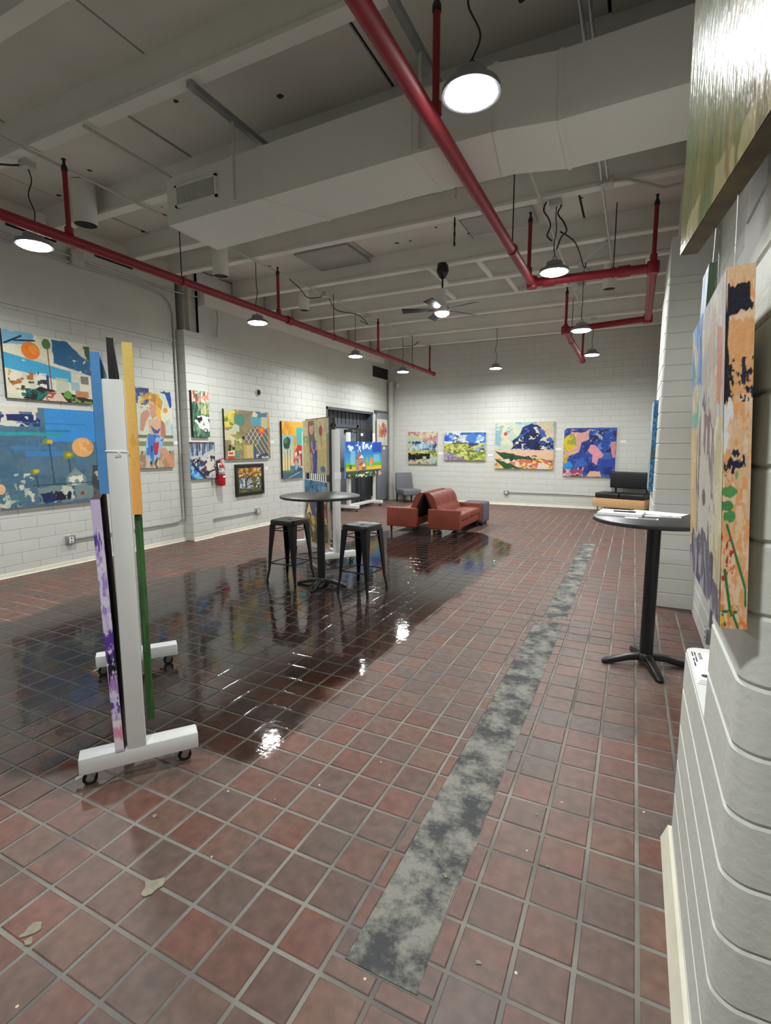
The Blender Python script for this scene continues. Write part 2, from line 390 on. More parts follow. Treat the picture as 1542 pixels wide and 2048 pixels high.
# water on the tiles
def puddle():
    poly = [(-1.51,1.75),(-1.52,2.3),(-1.53,2.9),(-1.5,4.2),(-1.48,6.),(-1.47,7.4),(-1.7,8.1),(-2.4,8.7),(-3.2,8.6),(-3.9,8.2),(-4.1,7.2),(-4.3,6.2),(-4.6,5.2),(-4.9,4.2),(-4.95,3.3),(-5.0,2.4),(-4.9,1.6),(-4.2,1.0),(-3.2,.9),(-2.45,1.1),(-2.1,1.5),(-1.8,1.62)]
    P = np.array(poly); Q = np.roll(P, -1, 0); h = .05
    xs = np.arange(-5.4, -1.2, h); ys = np.arange(.5, 9.2, h); X, Y = np.meshgrid(xs, ys); pt = np.stack([X.ravel(), Y.ravel()], -1)
    d = np.full(len(pt), 9.); ins = np.zeros(len(pt), bool)
    for a, b in zip(P, Q):
        ab = b-a; tt = np.clip(((pt-a)@ab)/(ab@ab), 0, 1); d = np.minimum(d, np.hypot(*(pt-(a+tt[:,None]*ab)).T))
        c = ((a[1] > pt[:,1]) != (b[1] > pt[:,1])) & (pt[:,0] < (b[0]-a[0])*(pt[:,1]-a[1])/(b[1]-a[1]+1e-9)+a[0]); ins ^= c
    sd = np.where(ins, d, -d)
    nzs = np.random.default_rng(5); kk = [(nzs.uniform(1,9), nzs.uniform(1,9), nzs.uniform(0,6.3), nzs.uniform(.3,1)) for _ in range(14)]
    wv = sum(am*np.sin(fx*pt[:,0]+fy*pt[:,1]+ph) for fx, fy, ph, am in kk)/4.
    sd = sd+wv*.22*np.clip((-1.62-pt[:,0])/.5, 0, 1); ny, nx = X.shape; S2 = sd.reshape(ny, nx); idx = -np.ones(ny*nx, int); v = []; f = []
    keep = (np.maximum.reduce([S2[:-1,:-1], S2[1:,:-1], S2[:-1,1:], S2[1:,1:]]) > -.12)
    att = []
    def vi(j, i):
        k = j*nx+i
        if idx[k] < 0: idx[k] = len(v); v.append((X[j,i], Y[j,i], .0022)); att.append(S2[j,i])
        return idx[k]
    for j in range(ny-1):
        for i in range(nx-1):
            if keep[j,i]: f.append((vi(j,i), vi(j,i+1), vi(j+1,i+1), vi(j+1,i)))
    me = bpy.data.meshes.new('puddle'); me.from_pydata(v, [], f)
    a = me.attributes.new('wet', 'FLOAT', 'POINT'); a.data.foreach_set('value', np.array(att, dtype=np.float32))
    m = bpy.data.materials.new('water film'); m.use_nodes = True; nt = m.node_tree; L = nt.links.new
    nt.nodes.remove(nt.nodes['Principled BSDF'])
    g = N(nt, 'ShaderNodeNewGeometry'); at = N(nt, 'ShaderNodeAttribute', attribute_name='wet')
    nz = N(nt, 'ShaderNodeTexNoise'); nz.inputs['Scale'].default_value = 3.2; nz.inputs['Detail'].default_value = 7; L(g.outputs['Position'], nz.inputs['Vector'])
    mr = N(nt, 'ShaderNodeMapRange'); mr.inputs[1].default_value = .3; mr.inputs[2].default_value = .7; mr.inputs[3].default_value = -.06; mr.inputs[4].default_value = .06; L(nz.outputs[0], mr.inputs[0])
    ad = N(nt, 'ShaderNodeMath', operation='ADD'); L(at.outputs['Fac'], ad.inputs[0]); L(mr.outputs[0], ad.inputs[1])
    # the straight right-hand shore keeps to the attribute
    sm = N(nt, 'ShaderNodeMapRange', interpolation_type='SMOOTHSTEP'); sm.inputs[1].default_value = 0; sm.inputs[2].default_value = .12; L(ad.outputs[0], sm.inputs[0])
    st = N(nt, 'ShaderNodeMapRange', interpolation_type='SMOOTHSTEP'); st.inputs[1].default_value = 0.; st.inputs[2].default_value = .03; L(at.outputs['Fac'], st.inputs[0])
    mu = N(nt, 'ShaderNodeMath', operation='MULTIPLY'); L(sm.outputs[0], mu.inputs[0]); L(st.outputs[0], mu.inputs[1])
    n2 = N(nt, 'ShaderNodeTexNoise'); n2.inputs['Scale'].default_value = 16; n2.inputs['Detail'].default_value = 3; L(g.outputs['Position'], n2.inputs['Vector'])
    br = N(nt, 'ShaderNodeTexBrick'); br.offset = 0; br.inputs['Scale'].default_value = 1; br.inputs['Mortar Size'].default_value = .008; br.inputs['Mortar Smooth'].default_value = .8
    br.inputs['Brick Width'].default_value = TS; br.inputs['Row Height'].default_value = TS; br.inputs['Color1'].default_value = (1,1,1,1); br.inputs['Color2'].default_value = (1,1,1,1); br.inputs['Mortar'].default_value = (0,0,0,1)
    sb = N(nt, 'ShaderNodeVectorMath', operation='SUBTRACT'); sb.inputs[1].default_value = (TX0, TY0, 0); L(g.outputs['Position'], sb.inputs[0]); L(sb.outputs[0], br.inputs['Vector'])
    b1 = N(nt, 'ShaderNodeBump'); b1.inputs['Strength'].default_value = .09; b1.inputs['Distance'].default_value = .01; L(n2.outputs[0], b1.inputs['Height'])
    b2 = N(nt, 'ShaderNodeBump'); b2.inputs['Strength'].default_value = .22; b2.inputs['Distance'].default_value = .004; L(br.outputs['Color'], b2.inputs['Height']); L(b1.outputs[0], b2.inputs['Normal'])
    gl = N(nt, 'ShaderNodeBsdfGlossy'); gl.inputs['Roughness'].default_value = .05; L(b2.outputs[0], gl.inputs['Normal'])
    tr = N(nt, 'ShaderNodeBsdfTransparent')
    dr = N(nt, 'ShaderNodeMapRange'); dr.inputs[1].default_value = .1; dr.inputs[2].default_value = 1.4; L(ad.outputs[0], dr.inputs[0])
    dc = N(nt, 'ShaderNodeMix', data_type='RGBA'); dc.inputs[6].default_value = (.74, .735, .73, 1); dc.inputs[7].default_value = (.52, .54, .55, 1); L(dr.outputs[0], dc.inputs[0]); L(dc.outputs[2], tr.inputs[0])
    fr = N(nt, 'ShaderNodeFresnel'); fr.inputs[0].default_value = 1.5; L(b2.outputs[0], fr.inputs['Normal'])
    wetm = N(nt, 'ShaderNodeMixShader'); L(fr.outputs[0], wetm.inputs[0]); L(tr.outputs[0], wetm.inputs[1]); L(gl.outputs[0], wetm.inputs[2])
    t2 = N(nt, 'ShaderNodeBsdfTransparent'); fin = N(nt, 'ShaderNodeMixShader'); L(mu.outputs[0], fin.inputs[0]); L(t2.outputs[0], fin.inputs[1]); L(wetm.outputs[0], fin.inputs[2])
    L(fin.outputs[0], nt.nodes['Material Output'].inputs[0])
    me.materials.append(m); o = bpy.data.objects.new('puddle', me); COL.objects.link(o)
    tag(o, 'shallow sheet of water lying over the dark wet tiles', 'puddle'); o['kind'] = 'stuff'
puddle()

# ------------------------------------------------------------------ STRUCTURE: ceiling
ceil = struct(B('ceiling', MT['dark'], None, -7, YN, ZD+.03, 3.2, 13.5, ZD+.2), 'painted plank ceiling above white joists')
JO = [-3.2,-2.1,-1.05,0.,1.05,2.08,2.9,3.98,5.02,5.7,7.05,7.9,8.75,9.78,11.0,12.15]
edges = [YN]+JO+[13.3]
for k in range(len(edges)-1):
    y0, y1 = edges[k]-.055, edges[k+1]-.055
    cuts = [-6.6]; x = -6.6+random.uniform(.6, 2.0)
    while x < .8: cuts.append(x); x += random.uniform(1.3, 2.3)
    cuts.append(1.2)
    if abs(edges[k]-2.08) < .01: cuts = [-6.6, -5.0, -3.27, -1.5, 1.2]
    for a, b in zip(cuts[:-1], cuts[1:]):
        dz = random.uniform(0, .022)
        B('ceiling_panel', MT['deck'], ceil, a+.012, y0, ZD+dz, b-.012, y1, ZD+.05)
for y in JO:
    mb = MB().box(-6.3, y-.085, 4.03, 1.1, y-.025, ZD+.02); mb.box(-6.3, y-.11, 4.0, 1.1, y, 4.032)
    mb.build('joist', MT['joist'], ceil)
for (x0,y0,x1,y1) in ((-4.5,6.25,-3.65,6.98),(-2.02,6.2,-1.2,6.72)):
    o = B('hatch_shade', MT['plate'], ceil, x0,y0,4.205,x1,y1,4.235, .004)  # flat plates; the shade of recessed hatches is put into their grey
for (x, ya, yb) in ((-2.05,7.05,7.82),(-2.75,7.05,7.82),(-1.85,7.9,8.66),(-2.9,7.9,8.66),(.03,7.95,8.66),(-1.1,7.95,8.66),(-1.0,8.8,9.0)):
    B('cross_brace', MT['joist'], ceil, x-.03, ya, 4.005, x+.03, yb, 4.04)

# ------------------------------------------------------------------ STRUCTURE: walls
wl = struct(MB().box(XL0-.25, YN, 0, XL0-.005, 5.88, ZD+.1).build('wall_left', MT['mortar']), 'long white painted block wall hung with paintings')
block_wall(wl, (XL0, 1.6), (XL0, 5.88), 0, 3.12, limit=300)
B('plaster_band', MT['plaster'], wl, XL0-.1, YN, 3.16, XL0-.0, 5.88, ZD)
B('ledge_course', MT['plaster'], wl, XL0-.1, YN, 3.12, XL0+.015, 5.88, 3.16)
DY0, DY1, DZ = 9.9, 12.18, 2.42
wl2 = MB().box(XL1-.25, 6.2, 0, XL1-.005, DY0, ZD).box(XL1-.25, DY1, 0, XL1-.005, YB+.2, ZD).box(XL1-.25, DY0, DZ, XL1-.005, DY1, ZD).build('wall_portion', MT['mortar'], wl)
block_wall(wl, (XL1, 6.25), (XL1, YB), 0, 3.12, holes=((DY0-6.25, DY1-6.25, 0, DZ),), limit=300, phase=.1)
B('plaster_band', MT['plaster'], wl, XL1-.1, 6.2, 3.16, XL1, YB, ZD)
B('ledge_course', MT['plaster'], wl, XL1-.1, 6.2, 3.12, XL1+.015, YB, 3.16)
B('girder', MT['joist'], wl, XL1-.05, 6.2, 3.72, XL1+.15, 12.6, 3.98, .004)
# pilaster on the left wall
pil = sempty('pilaster', None); pil.parent = wl
del pil['kind']
bull_courses(pil, [(-6.6,5.85),(-6.29,5.85),(-6.29,6.27),(-6.6,6.27)], 0, 3.3, -.01, smooth=False)
MB().box(-6.55,5.95,3.3,-6.38,6.2,4.2).box(-6.38,5.98,3.3,-6.3,6.03,4.2).build('steel_column', MT['cpaint'], pil)
for y in (1.6,2.5,3.55,4.6): B('pocket_shade', MT['dark'], wl, XL0-.05, y, 3.98, XL0+.02, y+.55, 4.1)  # dark boxes on the wall paint in the shade of joist pockets
# back wall
wb = struct(MB().box(-6.6, YB+.004, 0, 1.6, YB+.3, ZD+.1).build('wall_back', MT['mortar']), 'far white block wall hung with four paintings')
block_wall(wb, (-6.33, YB), (.46, YB), 0, 3.1, limit=300)
B('ledge_course', MT['plaster'], wb, -6.4, YB-.012, 3.1, .6, YB+.1, 3.14)
block_wall(wb, (-6.33, YB), (.46, YB), 3.14, 4.2, limit=80)
MB().tube([(-6.22,YB-.12,0),(-6.22,YB-.12,3.3)], .075, 14).build('corner_pipe', MT['cpaint'], wb, True)
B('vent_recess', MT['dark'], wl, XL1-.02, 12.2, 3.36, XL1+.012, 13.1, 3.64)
# right side: far pillar, set back wall, near pilaster and the low ledge wall
wr = struct(MB().box(XR+.005, 1.3, 0, XR+.3, 6.4, ZD+.1).build('wall_right', MT['mortar']), 'white block wall along the right side')
block_wall(wr, (XR, 5.34), (XR, 1.54), 0, 4.2, limit=140)
wr2 = MB().box(.46, 6.35, 0, 1.6, YB+.1, ZD+.1).build('wall_portion', MT['wall'], wr)
pr = bpy.data.objects.new('pillar', None); COL.objects.link(pr); pr.parent = wr
r = .03
bull_courses(pr, bull(.19+r,5.33+r,r,PI,1.5*PI)+[(.62,5.33),(.62,6.36),(.19,6.36)], 0, 3.0, 0.)
MB().prism([(.2,5.34),(.62,5.34),(.62,6.36),(.2,6.36)], 3.0, 3.34).build('cap_course', MT['wall'], pr)
MB().prism([(.27,5.36),(.62,5.36),(.62,5.9),(.27,5.9)], 3.34, ZD).build('upper_shaft', MT['plaster'], pr)
nr = bpy.data.objects.new('near_pilaster', None); COL.objects.link(nr); nr.parent = wr
r = .055
prof = bull(.21+r,1.13+r,r,PI,1.5*PI,10)+[(.9,1.13),(.9,1.54)]+bull(.21+.012,1.54-.012,.012,PI/2,PI,3)
bull_courses(nr, prof, .78, ZD, .08)
lw = bpy.data.objects.new('ledge_wall', None); COL.objects.link(lw); lw.parent = wr
bull_courses(lw, bull(.21+r,1.13+r,r,PI,1.5*PI,10)+[(.9,1.13),(.9,1.72),(.21,1.72)], 0, .78, .08)
bull_courses(lw, [(.21,1.721),(.6,1.721)]+bull(.6-.03,2.1-.03,.03,0,PI/2,3)+bull(.21+.045,2.1-.045,.045,PI/2,PI,8), 0, .78, .08)
prl = [(.212,1.545),(.56,1.545),(.56,2.095)]+bull(.212+.045,2.095-.045,.045,PI/2,PI,8)
o = MB().prism(prl, .779, .786).build('ledge_top', MT['white'], lw)
MB().prism([(.9,-4),(1.0,-4),(1.0,1.2),(.9,1.2)], 0, ZD).build('wall_portion', MT['wall'], wr)
struct(MB().box(-7,YN-.2,0,3.2,YN,ZD+.1).build('wall_behind', MT['wall']), 'plain white wall behind the viewer')
# cove bases
def cove(name, pts, nrm, label):
    o = sempty(name, label)
    for (a, b) in pts:
        n = nrm; mb = MB()
        R = []
        for p in (a, b): R.append([(p[0],p[1],0),(p[0]+n[0]*.022,p[1]+n[1]*.022,0),(p[0]+n[0]*.012,p[1]+n[1]*.012,.012),(p[0]+n[0]*.004,p[1]+n[1]*.004,.05),(p[0],p[1],.055)])
        mb.loft(R).build('cove_strip', MT['base'], o)
    return o
cove('baseboard_left', [((XL0,YN),(XL0,5.85)),((-6.29,5.85),(-6.29,6.27)),((XL1,6.27),(XL1,DY0)),((XL1,DY1),(XL1,YB))], (1,0), 'thin cream cove strip along the left wall')
cove('baseboard_back', [((-6.33,YB),(.46,YB))], (0,-1), 'thin cream cove strip along the far wall')
o = sempty('baseboard_right', 'chipped cream base strip along the low ledge wall')
MB().hexa([(.172,.9,0),(.215,.9,0),(.215,2.09,0),(.178,2.09,0)],[(.196,.9,.06),(.215,.9,.06),(.215,2.09,.06),(.2,2.09,.06)]).build('cove_strip', MT['base'], o)
# dark doorway in the left wall
dr = sempty('door_1', 'wide dark steel doorway at the far end of the left wall')
B('back_panel', MT['steel'], dr, XL1-.24, DY0, 0, XL1-.2, DY1, DZ)
for k in range(12):
    y = DY0+.05+k*.19; B('panel_rib', MT['steel'], dr, XL1-.2, y, 0, XL1-.185, y+.11, DZ-.02)
for (a,b,c,d) in ((DY0,0,DY0+.05,DZ),(DY1-.05,0,DY1,DZ),(DY0,DZ-.06,DY1,DZ)): B('jamb', MT['steel'], dr, XL1-.2, a, b, XL1+.012, c, d)
B('leaf', MT['steel2'], dr, XL1-.18, 10.45, .02, XL1-.13, 11.5, 1.98, .004)
for (a,b,c,d) in ((10.38,0,10.46,2.06),(11.5,0,11.58,2.06),(10.38,1.98,11.58,2.06)): B('leaf_frame', MT['steel'], dr, XL1-.19, a, b, XL1-.1, c, d)
B('kick_band', MT['steel'], dr, XL1-.13, 10.47, .9, XL1-.125, 11.48, 1.0)
B('closer', MT['black'], dr, XL1-.13, 10.9, 1.86, XL1-.07, 11.2, 1.93, .005)
T('closer_arm', MT['black'], dr, [(XL1-.1,11.05,1.9),(XL1-.02,11.3,1.86),(XL1-.09,11.5,2.0)], .012)
d2 = sempty('door_2', 'grey sheet metal sliding panel in the far left corner')
B('panel', MT['steel2'], d2, XL1+.012, 12.36, .03, XL1+.06, 13.04, 2.42, .006)
B('rail', MT['steel'], d2, XL1+.0, 12.25, 2.42, XL1+.05, 13.1, 2.48)

# ------------------------------------------------------------------ painter: pictures drawn onto a vertex grid
class Pic:
    SS = 2
    def __init__(s, nx, ny, bg, seed=0):
        nx = int(nx*1.5)*s.SS; ny = int(ny*1.5)*s.SS
        s.nx, s.ny = nx, ny; s.u, s.v = np.meshgrid((np.arange(nx)+.5)/nx, (np.arange(ny)+.5)/ny)
        s.a = np.empty((ny, nx, 3)); s.a[:] = bg; s.r = np.random.default_rng(seed)
    def noise(s, su, sv=None, oct=4):
        sv = sv or su; out = np.zeros((s.ny, s.nx)); amp = 1; tot = 0
        for o in range(oct):
            gx, gy = int(su*2**o)+2, int(sv*2**o)+2; g = s.r.random((gy+1, gx+1))
            x = s.u*(gx-1); y = s.v*(gy-1); i = x.astype(int); j = y.astype(int); fx = x-i; fy = y-j
            fx = fx*fx*(3-2*fx); fy = fy*fy*(3-2*fy)
            out += amp*((g[j,i]*(1-fx)+g[j,i+1]*fx)*(1-fy)+(g[j+1,i]*(1-fx)+g[j+1,i+1]*fx)*fy); tot += amp; amp *= .55
        return out/tot
    def put(s, m, c, al=1.):
        m = np.clip(m.astype(float)*al, 0, 1)[...,None]; s.a = s.a*(1-m)+np.array(c, float)*m; return s
    def wob(s, k, n=6): return (s.noise(n)-.5)*2*k
    def R(s, u0, v0, u1, v1):
        if u0 <= 0 and v0 <= 0 and u1 >= 1 and v1 >= 1: return np.ones((s.ny, s.nx), bool)
        U = s.u+s.wob(.035, 7); V = s.v+s.wob(.035, 7)
        return (U > (u0 if u0 > 0 else -1)) & (U < (u1 if u1 < 1 else 2)) & (V > (v0 if v0 > 0 else -1)) & (V < (v1 if v1 < 1 else 2))
    def rect(s, u0, v0, u1, v1, c, al=1., wob=0):
        du = s.wob(wob) if wob else 0; dv = s.wob(wob) if wob else 0
        return s.put((s.u+du > u0) & (s.u+du < u1) & (s.v+dv > v0) & (s.v+dv < v1), c, al)
    def E(s, cu, cv, ru, rv, wob=0):
        d = np.hypot((s.u-cu)/ru, (s.v-cv)/rv)
        return (d+(s.wob(wob, 9) if wob else 0)) < 1
    def ell(s, cu, cv, ru, rv, c, al=1., wob=0): return s.put(s.E(cu,cv,ru,rv,wob), c, al)
    def P(s, pts, wob=0):
        du = s.wob(wob, 9) if wob else 0; dv = s.wob(wob, 9) if wob else 0; U = s.u+du; V = s.v+dv; m = np.zeros((s.ny, s.nx), bool)
        for (a, b), (c, d) in zip(pts, pts[1:]+pts[:1]):
            m ^= ((b > V) != (d > V)) & (U < (c-a)*(V-b)/(d-b+1e-9)+a)
        return m
    def poly(s, pts, c, al=1., wob=0): return s.put(s.P(pts, wob), c, al)
    def line(s, u0, v0, u1, v1, w, c, al=1.):
        asp = s.nx/s.ny; a = np.array([u0*asp, v0]); b = np.array([u1*asp, v1]); ab = b-a
        px, py = s.u*asp-a[0], s.v-a[1]; t = np.clip((px*ab[0]+py*ab[1])/(ab@ab), 0, 1)
        return s.put(np.hypot(px-t*ab[0], py-t*ab[1]) < w, c, al)
    def mottle(s, m, cols, su, sv=None, th=.55, al=1.):
        for c in cols: s.put(m & (s.noise(su, sv) > th), c, al)
        return s
    def grad(s, m, c0, c1, v0, v1):
        t = np.clip((s.v-v0)/(v1-v0), 0, 1)[...,None]; g = np.array(c0, float)*(1-t)+np.array(c1, float)*t
        mm = m.astype(float)[...,None]; s.a = s.a*(1-mm)+g*mm; return s
    def grain(s, k=10, su=40, sv=40):
        s.a = np.clip(s.a+((s.noise(su, sv, 2)-.5)*2*k)[...,None], 0, 255); return s
def face_mesh(name, pic, wd, h, m, parent):
    """grid of nx*ny points across wd x h, in local x,z, facing -y"""
    k_ = Pic.SS; ny, nx = pic.ny//k_, pic.nx//k_; px_ = pic.a.reshape(ny, k_, nx, k_, 3).mean((1, 3))
    X = np.linspace(-wd/2, wd/2, nx); Z = np.linspace(h, 0, ny); XX, ZZ = np.meshgrid(X, Z)
    co = np.stack([XX.ravel(), np.zeros(nx*ny), ZZ.ravel()], -1).astype(np.float32)
    j, i = np.meshgrid(np.arange(ny-1), np.arange(nx-1), indexing='ij'); k = (j*nx+i).ravel()
    q = np.stack([k+nx, k+nx+1, k+1, k], -1).astype(np.int32)
    me = bpy.data.meshes.new(name); me.vertices.add(nx*ny); me.vertices.foreach_set('co', co.ravel())
    me.loops.add(q.size); me.loops.foreach_set('vertex_index', q.ravel()); me.polygons.add(len(q))
    me.polygons.foreach_set('loop_start', np.arange(0, q.size, 4, dtype=np.int32)); me.update(calc_edges=True)
    a = me.attributes.new('paint', 'FLOAT_COLOR', 'POINT'); c = px_.reshape(-1, 3)/255
    c = np.where(c <= .04045, c/12.92, ((c+.055)/1.055)**2.4)
    a.data.foreach_set('color', np.concatenate([c, np.ones((len(c), 1))], 1).astype(np.float32).ravel())
    me.materials.append(m); o = bpy.data.objects.new(name, me); COL.objects.link(o); o.parent = parent; return o
def painting(label, wd, h, d, loc, rz, pic, edge='canvas', tilt=0., group=None, oil='oil', edge_pic=None, edge_side='R', frame=None):
    t = thing('painting', label, 'painting', loc, rz, group); t.rotation_euler = (tilt, 0, rz)
    MB().box(-wd/2, -d+.0006, 0, wd/2, -.001, h).build('canvas', MT[edge], t)
    f = face_mesh('painted_face', pic, wd-.002, h-.002, MT[oil], t); f.location = (0, -d-.0004, .001)
    if edge_pic is not None:
        s = 1 if edge_side == 'R' else -1
        e = face_mesh('painted_edge', edge_pic, d, h, MT['oil'], t); e.location = (s*(wd/2+.0006), -d/2, 0); e.rotation_euler = (0, 0, s*PI/2)
    if frame:
        fw = frame
        for (a,b,c,e) in ((-wd/2-fw,-fw,wd/2+fw,0),(-wd/2-fw,h,wd/2+fw,h+fw),(-wd/2-fw,0,-wd/2,h),(wd/2,0,wd/2+fw,h)):
            B('frame_rail', MT['blkedge'], t, a, -d-.012, b, c, 0, e, .003)
    return t
LW = PI/2; RW = -PI/2

def p_collage():
    p = Pic(150, 112, (222, 216, 190), 1)
    p.mottle(p.R(0,0,1,1), [(205,205,185),(232,226,205)], 6, al=.7)
    p.poly([(0,0),(.34,0),(.33,.12),(.12,.2),(0,.22)], (120,178,208), wob=.03); p.line(.02,.2,.2,.06,.012,(20,40,60)); p.line(.12,.14,.34,.1,.012,(20,40,60))
    p.ell(.29,.26,.1,.13,(236,122,30)); p.ell(.32,.24,.05,.07,(244,160,60),.6)
    p.poly([(0,.33),(.74,.5),(.74,.68),(0,.56)], (66,164,206)); p.mottle(p.P([(.05,.38),(.26,.42),(.25,.56),(.1,.54)]), [(228,232,228)], 9, th=.58)
    p.poly([(.53,.03),(.72,.02),(.86,.2),(1,.3),(1,.52),(.55,.4)], (18,92,136), wob=.02); p.mottle(p.R(.68,.25,.95,.52), [(60,110,170),(200,214,220)], 14, th=.66)
    p.ell(.47,.12,.05,.08,(72,116,60),wob=.2); p.line(.48,.18,.5,.98,.008,(128,72,50))
    p.mottle(p.R(.03,.58,.3,.86), [(214,160,82),(170,110,50),(60,50,40)], 7, th=.62)
    p.rect(.33,.58,.44,.82,(226,228,214)); p.mottle(p.R(.33,.58,.44,.82), [(40,44,44)], 22, th=.55); p.rect(.44,.6,.47,.82,(40,62,112))
    p.rect(.55,.62,.7,.86,(196,202,176),.8); p.rect(.73,.66,.84,.8,(136,176,196),.7); p.rect(.86,.55,.96,.68,(104,92,98),.8)
    p.poly([(.16,1),(.2,.9),(.34,.8),(.62,.84),(1,.92),(1,1)], (22,26,18), wob=.03); p.mottle(p.R(.16,.84,.44,1), [(24,110,104),(30,80,70)], 16, th=.55)
    p.poly([(.36,1),(.48,.86),(.58,.84),(.68,1)], (222,200,176), wob=.02); p.mottle(p.R(.42,.85,.56,1), [(170,80,66)], 15, th=.56)
    p.rect(.78,.8,.95,.9,(196,128,86)); p.ell(.68,.88,.05,.06,(96,160,50),wob=.5); p.mottle(p.R(.72,.9,1,1), [(120,146,80)], 14, th=.5)
    p.poly([(.93,.05),(1,.05),(1,.3),(.95,.25)], (40,84,44), wob=.03)
    return p.grain(7)
def p_moon():
    p = Pic(150, 150, (72, 108, 132), 2)
    p.mottle(p.R(0,0,1,1), [(62,98,126),(92,122,138),(80,120,150)], 4, al=.6); p.mottle(p.R(0,.4,1,1), [(84,112,128)], 10, al=.5)
    p.rect(.46,.0,1.0,.34,(52,142,214)); p.rect(.0,0,.4,.05,(214,208,190)); p.mottle(p.R(.0,0,.42,.2), [(30,50,110),(216,210,196)], 5, th=.6)
    p.rect(.12,.07,.36,.14,(26,40,96),wob=.02); p.mottle(p.R(.08,.05,.4,.2), [(222,220,208)], 9, th=.66)
    p.rect(.04,.25,.62,.285,(40,156,160),wob=.008); p.rect(.2,.15,.86,.165,(50,110,150),.6); p.rect(.4,.22,.7,.24,(40,110,140),.7)
    p.rect(.14,.39,.55,.42,(60,128,190),.7,wob=.01); p.rect(.26,.44,.72,.49,(56,130,205),.8,wob=.01)
    p.ell(.82,.4,.115,.105,(236,172,104)); p.ell(.84,.38,.06,.06,(244,196,130),.6); p.mottle(p.E(.82,.4,.11,.1), [(214,140,80)], 12, th=.6, al=.6)
    for (u,v,b) in ((.48,.34,.94),(.66,.48,.94),(.33,.64,.96)):
        p.line(u,v,u+.03,b,.006,(44,70,70)); p.ell(u,v,.05,.035,(126,140,50),wob=.7); p.ell(u+.01,v,.025,.018,(210,180,60),wob=.5)
    p.poly([(.62,.82),(.62,.72),(.72,.62),(.83,.72),(.83,.84)], (126,148,150)); p.mottle(p.R(.66,.7,.8,.8), [(226,224,208)], 14, th=.55)
    p.rect(.3,.78,1,.79,(40,60,70)); p.mottle(p.R(.34,.8,.98,.97), [(196,200,186),(60,90,120),(120,140,140)], 7, th=.5); p.mottle(p.R(.36,.86,.66,.97), [(22,40,86),(20,28,50)], 12, th=.48)
    p.mottle(p.R(.0,.66,.3,.98), [(206,204,182),(170,186,176)], 13, th=.62); p.ell(.02,.8,.04,.05,(226,180,140))
    p.rect(.9,.66,.96,.92,(96,92,86)); p.mottle(p.R(.9,.6,1,.95), [(60,64,70),(190,180,160)], 12, th=.55); p.ell(.78,.9,.02,.02,(170,40,50))
    return p.grain(6)
def p_hat():
    p = Pic(90, 170, (196, 208, 190), 3)
    p.mottle(p.R(0,0,1,1), [(182,200,196),(216,214,182)], 4, al=.6); p.rect(0,0,.34,.12,(48,70,130),wob=.05); p.mottle(p.R(0,0,.36,.2), [(90,90,130),(30,50,110)], 7, th=.55)
    p.poly([(.62,.01),(1,.03),(1,.24),(.92,.16),(.82,.06)], (34,70,150), wob=.04); p.poly([(.86,.1),(1,.1),(.98,.28)], (30,66,150), wob=.03)
    p.mottle(p.R(.55,.22,1,.6), [(150,190,214),(220,222,196)], 5, th=.52); p.ell(.8,.26,.07,.035,(226,150,60))
    p.rect(0,.58,1,.62,(120,116,88)); p.rect(0,.66,1,.72,(140,138,104)); p.rect(0,.8,1,1,(156,132,106)); p.mottle(p.R(0,.78,1,1), [(66,92,64),(200,176,150),(186,138,104)], 7, th=.52)
    p.poly([(.1,.16),(.3,.07),(.55,.06),(.74,.14),(.7,.26),(.4,.15)], (206,152,60), wob=.03); p.mottle(p.R(.1,.05,.76,.24), [(232,190,100),(160,104,40)], 7, th=.56, al=.6)
    p.poly([(.36,.18),(.58,.2),(.56,.34),(.42,.38),(.35,.3)], (206,150,128), wob=.01); p.poly([(.52,.2),(.68,.24),(.66,.4),(.56,.36)], (226,180,80), wob=.03)
    p.poly([(.1,.32),(.3,.26),(.36,.32),(.26,.4),(.14,.54),(.06,.52)], (196,144,124), wob=.01); p.poly([(.28,.4),(.56,.36),(.72,.44),(.66,.62),(.34,.62)], (216,172,146), wob=.015)
    p.poly([(.66,.38),(.76,.42),(.78,.56),(.68,.68),(.62,.62)], (186,122,96), wob=.01); p.poly([(.34,.46),(.52,.52),(.64,.48),(.56,.56),(.44,.56)], (66,92,150), wob=.01)
    p.poly([(.26,.56),(.7,.6),(.66,.76),(.46,.92),(.2,.94),(.18,.74)], (70,120,196), wob=.03); p.mottle(p.P([(.26,.56),(.7,.6),(.66,.76),(.46,.92),(.2,.94),(.18,.74)]), [(150,186,222),(40,70,150)], 8, th=.54)
    p.poly([(.4,.68),(.56,.66),(.52,.82),(.42,.8)], (178,52,70), wob=.02); p.poly([(.5,.76),(.74,.74),(1,.92),(1,1),(.86,.98),(.66,.84)], (206,152,124), wob=.012)
    p.mottle(p.R(.2,.88,.7,1), [(46,60,50),(206,190,160)], 12, th=.55)
    return p.grain(7)
def p_carflower():
    p = Pic(60, 110, (92, 132, 104), 4)
    p.mottle(p.R(0,0,1,1), [(56,104,80),(130,162,130),(40,84,64)], 9, 5); p.mottle(p.R(0,0,1,.25), [(190,70,64),(236,220,206),(226,140,120)], 7, th=.5); p.mottle(p.R(.3,.2,1,.5), [(214,196,120),(150,190,160)], 10, 4, th=.6)
    p.poly([(.1,.66),(.3,.55),(.62,.52),(1,.56),(1,.86),(.78,.9),(.4,.8)], (228,230,226), wob=.02); p.mottle(p.P([(.2,.6),(.6,.54),(1,.6),(1,.84),(.6,.8)]), [(24,26,28)], 7, th=.58); p.ell(.75,.86,.14,.05,(30,32,34)); p.ell(.74,.855,.09,.03,(210,212,210)); p.ell(.25,.6,.05,.03,(20,20,22))
    return p.grain(9)
